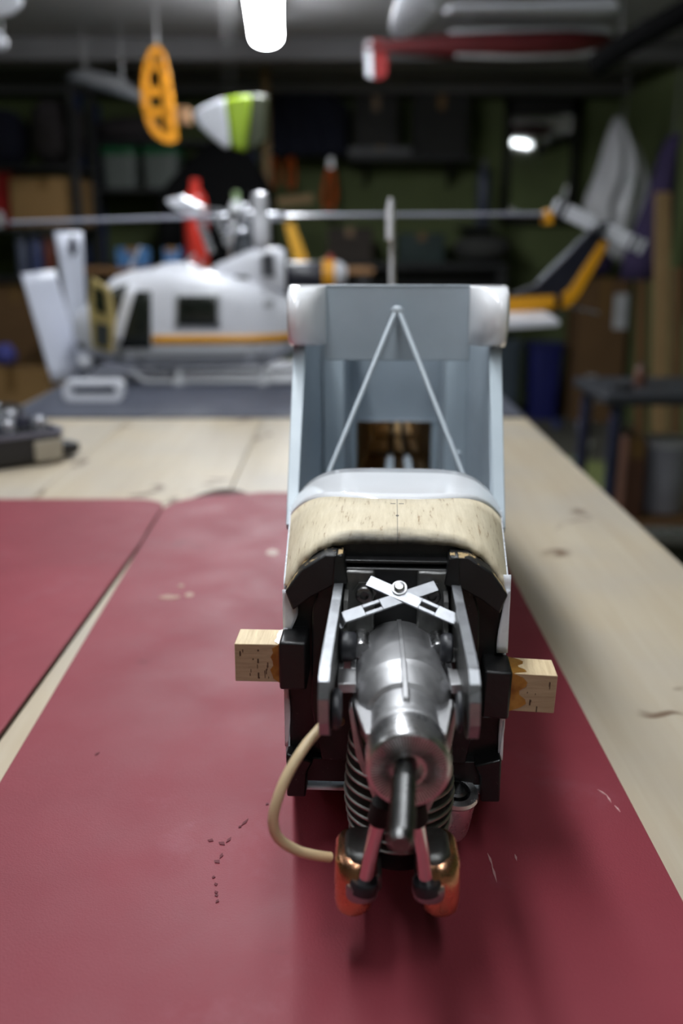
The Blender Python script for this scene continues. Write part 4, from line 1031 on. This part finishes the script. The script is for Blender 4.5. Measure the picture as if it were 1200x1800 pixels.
# wall shelf with dark boxes
wz = zat(276, 6.9)
t = thing('wall_shelf', 'long dark wall shelf right of the hanging jacket', 'shelf', (at(720, 276, 6.9).x, 7.0, wz))
hwS = (at(835, 276, 6.9).x - at(618, 276, 6.9).x) / 2
obj('shelf_board', B().box2((-hwS, -.2, -.03), (hwS, .199, 0)), M_rack, t, bevel=.003)
for sx in (-.7, .7): obj('bracket', B().prism([(sx * hwS - .01, .199, -.03), (sx * hwS - .01, -.12, -.03), (sx * hwS - .01, .199, -.18)], (.02, 0, 0)), M_rack, t)
M_dbox = plain('dark_box', lin(40, 38, 36), 0.7); M_gbox = plain('grey_box', lin(96, 96, 98), 0.6)
carton('dark_box', 'large black box on the wall shelf next to the jacket', 622, 168, 700, 276, 6.85, .28, M_dbox, wz)
carton('dark_box', 'tall black box on the right end of the wall shelf', 726, 165, 826, 276, 6.85, .28, plain('darker_box', lin(30, 29, 27), 0.7), wz)
carton('grey_box', 'flat grey box in front of the black boxes on the wall shelf', 612, 258, 724, 276, 6.80, .045, M_gbox, wz)
# low bench against the back wall
bz = zat(462, 6.6)
t = thing('wall_bench', 'dark bench along the back wall behind the tail fin', 'bench', (at(720, 462, 6.6).x, 6.85, FZ))
hwB = (at(905, 462, 6.6).x - at(560, 462, 6.6).x) / 2
obj('bench_top', B().box2((-hwB, -.25, bz - FZ - .04), (hwB, .30, bz - FZ)), M_rack, t, bevel=.004)
obj('bench_panel', B().box2((-hwB + .02, .0, 0), (hwB - .02, .04, bz - FZ - .04)), M_rack, t)
for sx in (-1, 1): obj('leg', B().box2((sx * (hwB - .03) - .03, -.22, 0), (sx * (hwB - .03) + .03, -.16, bz - FZ - .04)), M_rack, t)
carton('dark_box', 'dark brown box on the wall bench left of the rudder', 575, 400, 655, 462, 6.65, .3, plain('umber_box', lin(52, 42, 34), 0.7), bz)
carton('teal_box', 'dark teal box on the wall bench right of the rudder', 700, 410, 782, 462, 6.65, .3, plain('teal_box', lin(28, 48, 46), 0.6), bz)
blob('grey_bundle', 'grey rag heap at the right end of the wall bench', 'rags', 800, 412, 905, 462, 6.65, .3, plain('rag', lin(64, 64, 62), 0.9), 8, .9, bz)
can('spray_bottle', 'dark spray bottle with grey cap left of the mirror', 846, 326, 440, 24, 6.75, plain('bottle_dark', lin(60, 66, 84), 0.4), M_gbox, 'bottle', None)
bpy.data.objects['spray_bottle'].location.z = zat(396, 6.75)
single('bracket_shelf', 'tiny dark wall shelf under the spray bottle', 'shelf', B().box2((at(815, 396, 6.7).x, 6.66, zat(396, 6.75) - .02), (at(872, 396, 6.7).x, YB, zat(396, 6.75) - .001)), M_rack, bevel=.002)
# framed mirror on the back wall
mx0, mx1 = at(884, 300, 7.1).x, at(1014, 300, 7.1).x; mz0, mz1 = zat(392, 7.1), zat(172, 7.1)
t = thing('wall_mirror', 'dark framed mirror reflecting lamps on the back wall', 'mirror', ((mx0 + mx1) / 2, 7.12, mz0))
W_, H_ = mx1 - mx0, mz1 - mz0
M_fr = plain('mirror_frame', lin(22, 19, 17), 0.5)
obj('frame', B().box2((-W_ / 2, -.03, 0), (-W_ / 2 + .05, .03, H_)).box2((W_ / 2 - .06, -.03, 0), (W_ / 2, .03, H_)).box2((-W_ / 2, -.03, H_ - .11), (W_ / 2, .03, H_)).box2((-W_ / 2, -.03, 0), (W_ / 2, .03, .05)), M_fr, t, bevel=.004)
mm = N('mirror_glass'); mm.set((.62, .64, .62, 1), .03, 1.0)
MIR_YAW, MIR_TILT = -8.6, 1.75
gl = obj('mirror_glass', B().box((0, 0, 0), (W_ - .10, .004, H_ - .15)), mm.m, t)
gl.location = (-.0, .0, H_ / 2 - .03); gl.rotation_euler = (math.radians(MIR_TILT), 0, math.radians(MIR_YAW))
# ---- right corner
M_plas = plain('white_plastic_bag', lin(190, 190, 194), 0.45, var=0.05, bump=.5, bscale=18)
GY = 5.9
ga = [(206, 1084, 1090), (212, 1079, 1095), (238, 1069, 1110), (265, 1060, 1124), (300, 1050, 1136), (330, 1040, 1138), (350, 1031, 1135), (372, 1029, 1134), (400, 1036, 1128), (425, 1056, 1122), (445, 1068, 1114), (458, 1080, 1104)]
rings = []
for py, pl, pr_ in ga:
    c = at((pl + pr_) / 2, py, GY); w_ = (pr_ - pl) / 2 / FPX * GY
    rings.append([c + Vector((w_ * math.cos(q) * (1 + .05 * math.sin(5 * q + py * .05)), min(.13, w_ * .8) * math.sin(q) * (1 + .22 * math.sin(9 * q + py * .021) + .10 * math.sin(17 * q - py * .04)), .012 * math.sin(3 * q + py))) for q in [2 * PI * i / 44 for i in range(44)]])
o = single('plastic_bag', 'white plastic bag hanging in the right corner', 'bag', B().loft(rings), M_plas, smooth=180, sub=1)
c_ = o.location
obj('green_print', B().grid(lambda u, v: at(1106 + 14 * u, 345 - 34 * v, GY - .128 + .01 * u) - c_, 3, 4), plain('teal_print', lin(110, 160, 150), 0.5), o, solid=.002)
obj('hook', B().cyl(at(1097, 210, GY) - c_, Vector((at(1097, 210, GY).x, GY, CZ)) - c_, .006, n=8), M_steel, o)
M_purp = plain('purple_cloth', lin(46, 34, 70), 0.85, bump=.4, bscale=30)
rings = []
for px, py, wd in ((1186, 236, 10), (1176, 262, 22), (1168, 310, 36), (1158, 360, 52), (1146, 410, 70), (1136, 450, 80), (1130, 492, 78)):
    c = at(px, py, 5.35); w_ = wd / FPX * 5.35 * .5
    rings.append([c + Vector((w_ * math.cos(q) * (1 + .08 * math.sin(6 * q)), .10 * math.sin(q), 0)) for q in [2 * PI * i / 32 for i in range(32)]])
o = single('purple_cloth', 'dark purple cloth hanging behind the leaning plank at right', 'cloth', B().loft(rings), M_purp, smooth=180)
c_ = o.location
obj('hook', B().cyl(at(1186, 238, 5.35) - c_, Vector((at(1186, 238, 5.35).x, 5.35, CZ)) - c_, .005, n=8), M_steel, o)
blob('purple_bundle', 'purple cloth bundle lying on top of the tall cardboard box', 'cloth', 1026, 446, 1090, 492, 6.45, .3, M_purp, 11, .9, None)
tb = carton('tall_box', 'tall brown cardboard box with white labels standing at right', 1008, 490, 1108, 725, 6.4, .36, M_cardd, FZ, [(.70, .66, .98, .90), (.22, .14, .42, .34)])
bpy.data.objects['purple_bundle'].location.z = zat(490, 6.4) + .003
def plank(label, px0, py0, px1, py1, y0, y1, w_, mat):
    a_ = at(px0, py0, y0); b2 = at(px1, py1, y1)
    k = (b2 - a_); foot = a_ + k * ((FZ + .002 - a_.z) / k.z)
    stick(label, foot, a_, w_, .025, mat, 'leaning_plank', 'plank', None)
plank('pale plank leaning upright against the right wall', 1165, 338, 1160, 640, 5.1, 4.95, .074, M_lumber)
plank('dark brown plank leaning between tall box and pale plank', 1128, 470, 1124, 700, 5.9, 5.8, .055, M_board)
plank('short brown plank leaning right of the pale plank', 1192, 470, 1188, 680, 5.0, 4.9, .05, M_cardd)
# bins on the floor at the back
M_bin = plain('blue_bin', lin(26, 30, 92), 0.45)
def bin_(label, px0, py0, px1, y, mat):
    a_ = at(px0, 650, y); b2 = at(px1, py0, y); W_ = b2.x - a_.x; H_ = b2.z - FZ
    t = thing('floor_bin', label, 'bin', ((a_.x + b2.x) / 2, y + W_ / 2, FZ))
    rg = [[Vector((x, y_, z)) for x, y_ in rrect(W_ * k, W_ * k, W_ * .2, 5)] for k, z in ((.78, .001), (.95, H_), (.90, H_), (.74, .02))]
    obj('bin_body', B().loft(rg), mat, t, smooth=50)
    rm = [[Vector((x, y_, z)) for x, y_ in rrect(W_ * k, W_ * k, W_ * .2, 5)] for k, z in ((.96, H_ - .03), (1.02, H_ - .03), (1.02, H_), (.96, H_))]
    obj('rim', B().loft(rm + [rm[0]], cap=False), mat, t, smooth=50)
bin_('dark blue plastic bin standing right of the white elevator', 930, 606, 996, 6.5, M_bin)
bin_('slate grey bin partly hidden by the wing root block', 868, 600, 922, 6.5, plain('slate_bin', lin(62, 72, 82), 0.5))
# dark blue steel trestle at the right
SY = 3.3
M_tres = plain('trestle_blue', lin(56, 58, 82), 0.4, 0.3)
tz = zat(712, SY); x0, x1 = at(1072, 712, SY).x, at(1330, 712, SY).x
t = thing('steel_trestle', 'dark blue steel trestle table at the right edge', 'trestle', ((x0 + x1) / 2, SY + .22, FZ))
W_ = x1 - x0; H_ = tz - FZ
obj('top', B().box2((-W_ / 2 - .02, -.24, H_), (W_ / 2, .24, H_ + .035)), plain('trestle_top', lin(50, 52, 58), 0.5), t, bevel=.006)
for sx in (-1, 1):
    for sy in (-1, 1):
        obj('leg', B().tube([(sx * (W_ / 2 - .03), sy * .20, H_), (sx * (W_ / 2 - .01), sy * .22, 0)], .022, 14), M_tres, t)
obj('stretcher', B().cyl((-W_ / 2 + .02, -.215, .16), (W_ / 2 - .02, -.215, .16), .014, n=10), M_silver, t)
obj('stretcher', B().cyl((-W_ / 2 + .02, .215, .16), (W_ / 2 - .02, .215, .16), .014, n=10), M_silver, t)
obj('lower_shelf', B().box2((-W_ / 2 + .03, -.2, .176), (W_ / 2 - .03, .2, .19)), M_board, t)
tx = t.location
t2 = thing('paint_drum', 'pale plastic drum on the trestle lower shelf', 'drum', (at(1205, 780, SY).x, SY + .20, FZ + .191))
obj('drum_body', B().lathe([(.0001, .001), (.075, .001), (.080, .01), (.086, .24), (.0001, .24)], (0, 0, 0), (0, 0, 1), 24), plain('drum_grey', lin(150, 150, 160), 0.4), t2)
obj('drum_lid', B().lathe([(.0001, .24), (.09, .24), (.09, .262), (.0001, .265)], (0, 0, 0), (0, 0, 1), 24), M_label, t2)
carton('wooden_crate', 'brown box on the trestle lower shelf beside the drum', 1098, 770, 1138, 845, SY + .06, .22, plain('red_brown', lin(92, 58, 42), 0.7), FZ + .191)
# plastic pots on the trestle
can('grey_pot', 'squat dark pot standing on the trestle top', 1092, 672, 706, 36, SY + .12, M_rack, M_gbox, 'pot', tz + .0355)
can('brown_pot', 'brown bottle standing on the trestle top', 1122, 640, 706, 22, SY + .2, plain('brown_glass', lin(104, 70, 58), 0.4), M_gbox, 'bottle', tz + .0355)
# litter on the floor beside the bench
for px, py, wpx, hpx, cl, lab_ in ((978, 752, 18, 20, lin(60, 70, 120), 'small blue cup on the floor beyond the bench edge'), (1026, 760, 26, 24, lin(170, 172, 190), 'white crumpled cup on the floor under the trestle'), (1028, 796, 22, 20, lin(190, 190, 186), 'white small pot on the floor near the bench edge'), (1016, 820, 18, 16, lin(110, 150, 190), 'pale blue pot on the floor near the bench edge')):
    p = onz(px, py, FZ); r_ = wpx / 2 / FPX * p.y
    t = thing('small_pot', lab_, 'pot', p)
    obj('pot_body', B().lathe([(.0001, .001), (r_ * .8, .001), (r_, r_ * 1.5), (r_ * .92, r_ * 1.5), (r_ * .7, r_ * .3), (.0001, r_ * .3)], (0, 0, 0), (0, 0, 1), 20), plain('pot_%d' % px, cl, 0.4), t)
    obj('pot_rim', B().lathe([(r_ * .92, r_ * 1.44), (r_ * 1.07, r_ * 1.44), (r_ * 1.07, r_ * 1.56), (r_ * .92, r_ * 1.56)], (0, 0, 0), (0, 0, 1), 20), plain('pot_%d' % px, cl, 0.4), t)
single('green_rag', 'flat olive green rag on the floor past the bench', 'rag', B().grid(lambda u, v: onz(930, 730, FZ) * 0 + Vector((.95 + .55 * u, 4.3 + .9 * v, FZ + .004 + .012 * (1 + math.sin(9 * u + 4 * v) * math.sin(8 * v)))), 16, 16), plain('olive_rag', lin(112, 120, 70), 0.9), solid=.004, smooth=180)

# ------------------------------------------------------------------ things hanging from the ceiling
M_orng = plain('orange_film', lin(214, 140, 28), 0.4, var=0.06)
def wire(parent, p, r_=.0018):
    o_ = Vector(parent.location)
    obj('hanging_wire', B().cyl(Vector(p) - o_, Vector((p[0], p[1], CZ)) - o_, r_, n=6), M_steel, parent)
# orange rudder frame with lightening holes
OY = 4.3
outl = [(276, 78), (288, 92), (297, 130), (303, 170), (308, 215), (312, 246), (303, 252), (288, 250), (268, 236), (256, 212), (249, 180), (248, 150), (252, 115), (262, 88)]
t = thing('rudder_frame', 'orange rudder frame with lightening holes hanging from the ceiling', 'rudder', at(280, 250, OY))
oo = Vector(t.location)
op = [at(px, py, OY) - oo for px, py in outl]
cen = at(279, 165, OY) - oo
inner = [(275, 92), (281, 104), (286, 135), (289, 170), (292, 205), (292, 226), (287, 232), (279, 228), (270, 216), (263, 196), (260, 172), (260, 148), (262, 118), (268, 98)]
ip = [at(px, py, OY) - oo for px, py in inner]
dv = Vector((0, .02, 0))
rings = [op, ip, [p + dv for p in ip], [p + dv for p in op]]
obj('frame_rim', B().loft(rings + [rings[0]], cap=False), M_orng, t, bevel=.002, smooth=50)
for y0, y1, xl, xr in ((112, 122, 258, 288), (154, 168, 257, 291), (190, 203, 258, 294)):
    obj('rib', B().prism([at(xl, y0, OY) - oo, at(xr, y0, OY) - oo, at(xr, y1, OY) - oo, at(xl, y1, OY) - oo], dv), M_orng, t)
obj('spar', B().prism([at(278, 92, OY) - oo, at(284, 92, OY) - oo, at(300, 235, OY) - oo, at(290, 235, OY) - oo], dv), M_orng, t)
obj('hinge_block', B().box(at(322, 205, OY + .05) - oo, (.055, .09, .062)), M_board, t, bevel=.003)
wire(t, at(276, 82, OY + .01))
# lime and white wing tip
t = thing('wing_tip', 'lime green and white wing tip hanging behind the lamp', 'wing', at(385, 265, 3.7))
oo = Vector(t.location)
def wt(pts, mat, nm):
    P = [at(px, py, 3.7) - oo for px, py in pts]
    obj(nm, B().prism(P, (0, .05, .006)), mat, t, bevel=.012, seg=3)
wt([(338, 200), (352, 188), (392, 172), (400, 215), (404, 258), (396, 262), (372, 242), (350, 222)], M_hw, 'white_tip')
wt([(393, 172), (440, 166), (442, 190), (432, 268), (405, 260), (400, 215)], plain('lime_film', lin(150, 180, 20), 0.4), 'lime_panel')
wt([(440, 166), (470, 168), (470, 250), (432, 268)], plain('olive_film', lin(60, 66, 40), 0.5), 'dark_panel')
wire(t, at(396, 172, 3.72)); wire(t, at(412, 172, 3.72))
# grey wing
t = thing('grey_wing', 'dim grey wing hanging left of the orange rudder frame', 'wing', at(185, 180, 5.0))
oo = Vector(t.location)
obj('panel', B().prism([at(122, 128, 5.0) - oo, at(150, 122, 5.0) - oo, at(205, 135, 5.0) - oo, at(248, 172, 5.0) - oo, at(240, 182, 5.0) - oo, at(195, 155, 5.0) - oo, at(125, 145, 5.0) - oo], (0, .3, .02)), plain('dull_grey', lin(92, 92, 94), 0.6), t, bevel=.008)
obj('spar', B().cyl(at(122, 136, 5.0) - oo, at(248, 176, 5.0) - oo, .012, n=10), M_hgrey, t)
wire(t, at(150, 124, 5.1)); wire(t, at(215, 142, 5.1))
# white rounded ends at the top left
t = thing('white_float', 'white rounded float end hanging at the top left edge', 'float', at(-10, 92, 3.2)); oo = Vector(t.location)
obj('float_hull', B().lathe([(.0001, -.02), (.018, -.012), (.030, .02), (.034, .08), (.034, .5), (.0001, .5)], at(0, 74, 3.2) - oo, (-.8, .5, .3), 22), M_hw, t, smooth=60)
obj('float_step', B().box(at(0, 74, 3.2) - oo + Vector((-.16, .12, .10)), (.02, .3, .04)), M_hg, t)
wire(t, at(4, 64, 3.3))
t = thing('white_wing', 'white wing corner at the very top left of the ceiling', 'wing', at(0, 30, 3.0)); oo = Vector(t.location)
obj('panel', B().prism([at(-120, 20, 3.0) - oo, at(-60, 38, 3.0) - oo, at(18, 24, 3.0) - oo, at(36, 8, 3.0) - oo, at(30, -40, 3.0) - oo, at(-120, -40, 3.0) - oo], (0, .03, 0)), M_hw, t, bevel=.01)
obj('rib', B().box(at(-40, 0, 2.99) - oo, (.01, .01, .08)), M_hg, t)
wire(t, at(-20, -30, 3.02))
# white cowl near the lamp
t = thing('white_cowl', 'glossy white rounded nose of a hanging wing, right of the lamp', 'wing', at(720, 66, 2.6)); oo = Vector(t.location)
rg = []
for k, (px, py, r_) in enumerate(((712, 66, .012), (715, 58, .034), (722, 45, .052), (735, 22, .066), (752, -12, .078), (775, -60, .085))):
    c = at(px, py, 2.55 - k * .02) - oo
    rg.append([c + Vector((r_ * .95 * math.cos(q), r_ * .45 * math.sin(q), r_ * .25 * math.cos(q))) for q in [2 * PI * i / 28 for i in range(28)]])
obj('wing_nose', B().loft(rg), M_hw, t, smooth=80)
obj('seam_band', B().tube([at(742, 6, 2.43) - oo, at(765, 16, 2.43) - oo], .003, 8), M_hg, t)
wire(t, at(752, -25, 2.47))
# red and white airplane hanging along the beam
t = thing('red_airplane', 'red and white model airplane hanging under the ceiling at right', 'model airplane', at(860, 100, 4.7)); oo = Vector(t.location)
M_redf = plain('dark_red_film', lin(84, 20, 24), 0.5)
def bodyloft(pts, y, mat, nm, dep):
    rg = []
    for px, pc, hp_ in pts:
        c = at(px, pc, y) - oo; h_ = hp_ / FPX * y
        rg.append([c + Vector((0, dep * max(.25, hp_ / 18) * math.cos(q), h_ * math.sin(q))) for q in [2 * PI * i / 24 for i in range(24)]])
    return obj(nm, B().loft(rg), mat, t, smooth=60)
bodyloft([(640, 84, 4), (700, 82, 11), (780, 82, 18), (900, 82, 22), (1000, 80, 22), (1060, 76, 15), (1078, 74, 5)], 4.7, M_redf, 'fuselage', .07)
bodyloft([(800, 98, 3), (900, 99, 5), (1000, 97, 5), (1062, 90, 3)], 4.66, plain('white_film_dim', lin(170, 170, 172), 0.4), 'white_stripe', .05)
obj('tail_fin', B().prism([at(648, 72, 4.7) - oo, at(654, 68, 4.7) - oo, at(682, 72, 4.7) - oo, at(680, 132, 4.7) - oo, at(668, 140, 4.7) - oo, at(654, 136, 4.7) - oo], (0, .012, 0)), plain('bright_red_film', lin(140, 30, 30), 0.5), t, bevel=.003)
obj('fin_edge', B().prism([at(642, 74, 4.69) - oo, at(653, 70, 4.69) - oo, at(655, 138, 4.69) - oo, at(645, 134, 4.69) - oo], (0, .014, 0)), M_hw, t, bevel=.002)
obj('wing', B().prism([at(790, 52, 4.9) - oo, at(1060, 44, 4.9) - oo, at(1088, 54, 4.9) - oo, at(1060, 62, 4.9) - oo, at(800, 62, 4.9) - oo], (0, .32, .03)), M_hg, t, bevel=.008)
wire(t, at(820, 66, 4.72)); wire(t, at(1010, 62, 4.72))
t = thing('white_wing', 'long white wing hanging flat under the ceiling, top right', 'wing', at(930, 30, 4.2)); oo = Vector(t.location)
obj('wing_skin', B().prism([at(790, 8, 4.2) - oo, at(930, 4, 4.2) - oo, at(1080, -6, 4.2) - oo, at(1092, 14, 4.2) - oo, at(1078, 24, 4.2) - oo, at(930, 20, 4.2) - oo, at(792, 16, 4.2) - oo], (0, .30, .045)), M_hw, t, bevel=.008)
obj('wing_spar', B().cyl(at(792, 14, 4.19) - oo, at(1080, 16, 4.19) - oo, .006, n=8), M_hg, t)
wire(t, at(860, 8, 4.3)); wire(t, at(1040, 4, 4.3))
# black bar at the top right
t = thing('black_beam_bar', 'black padded bar slung diagonally at the top right', 'bar', at(1120, 120, 4.0)); oo = Vector(t.location)
obj('bar', B().tube([at(1048, 112, 4.2) - oo, at(1120, 66, 4.0) - oo, at(1215, 14, 3.8) - oo, at(1330, -46, 3.6) - oo], .042, 16), M_blk, t)
obj('strap_band', B().cyl(at(1136, 57, 3.97) - oo, at(1142, 53, 3.96) - oo, .045, n=16), M_rack, t)
wire(t, at(1090, 84, 4.08), .004); wire(t, at(1215, 14, 3.8), .004)
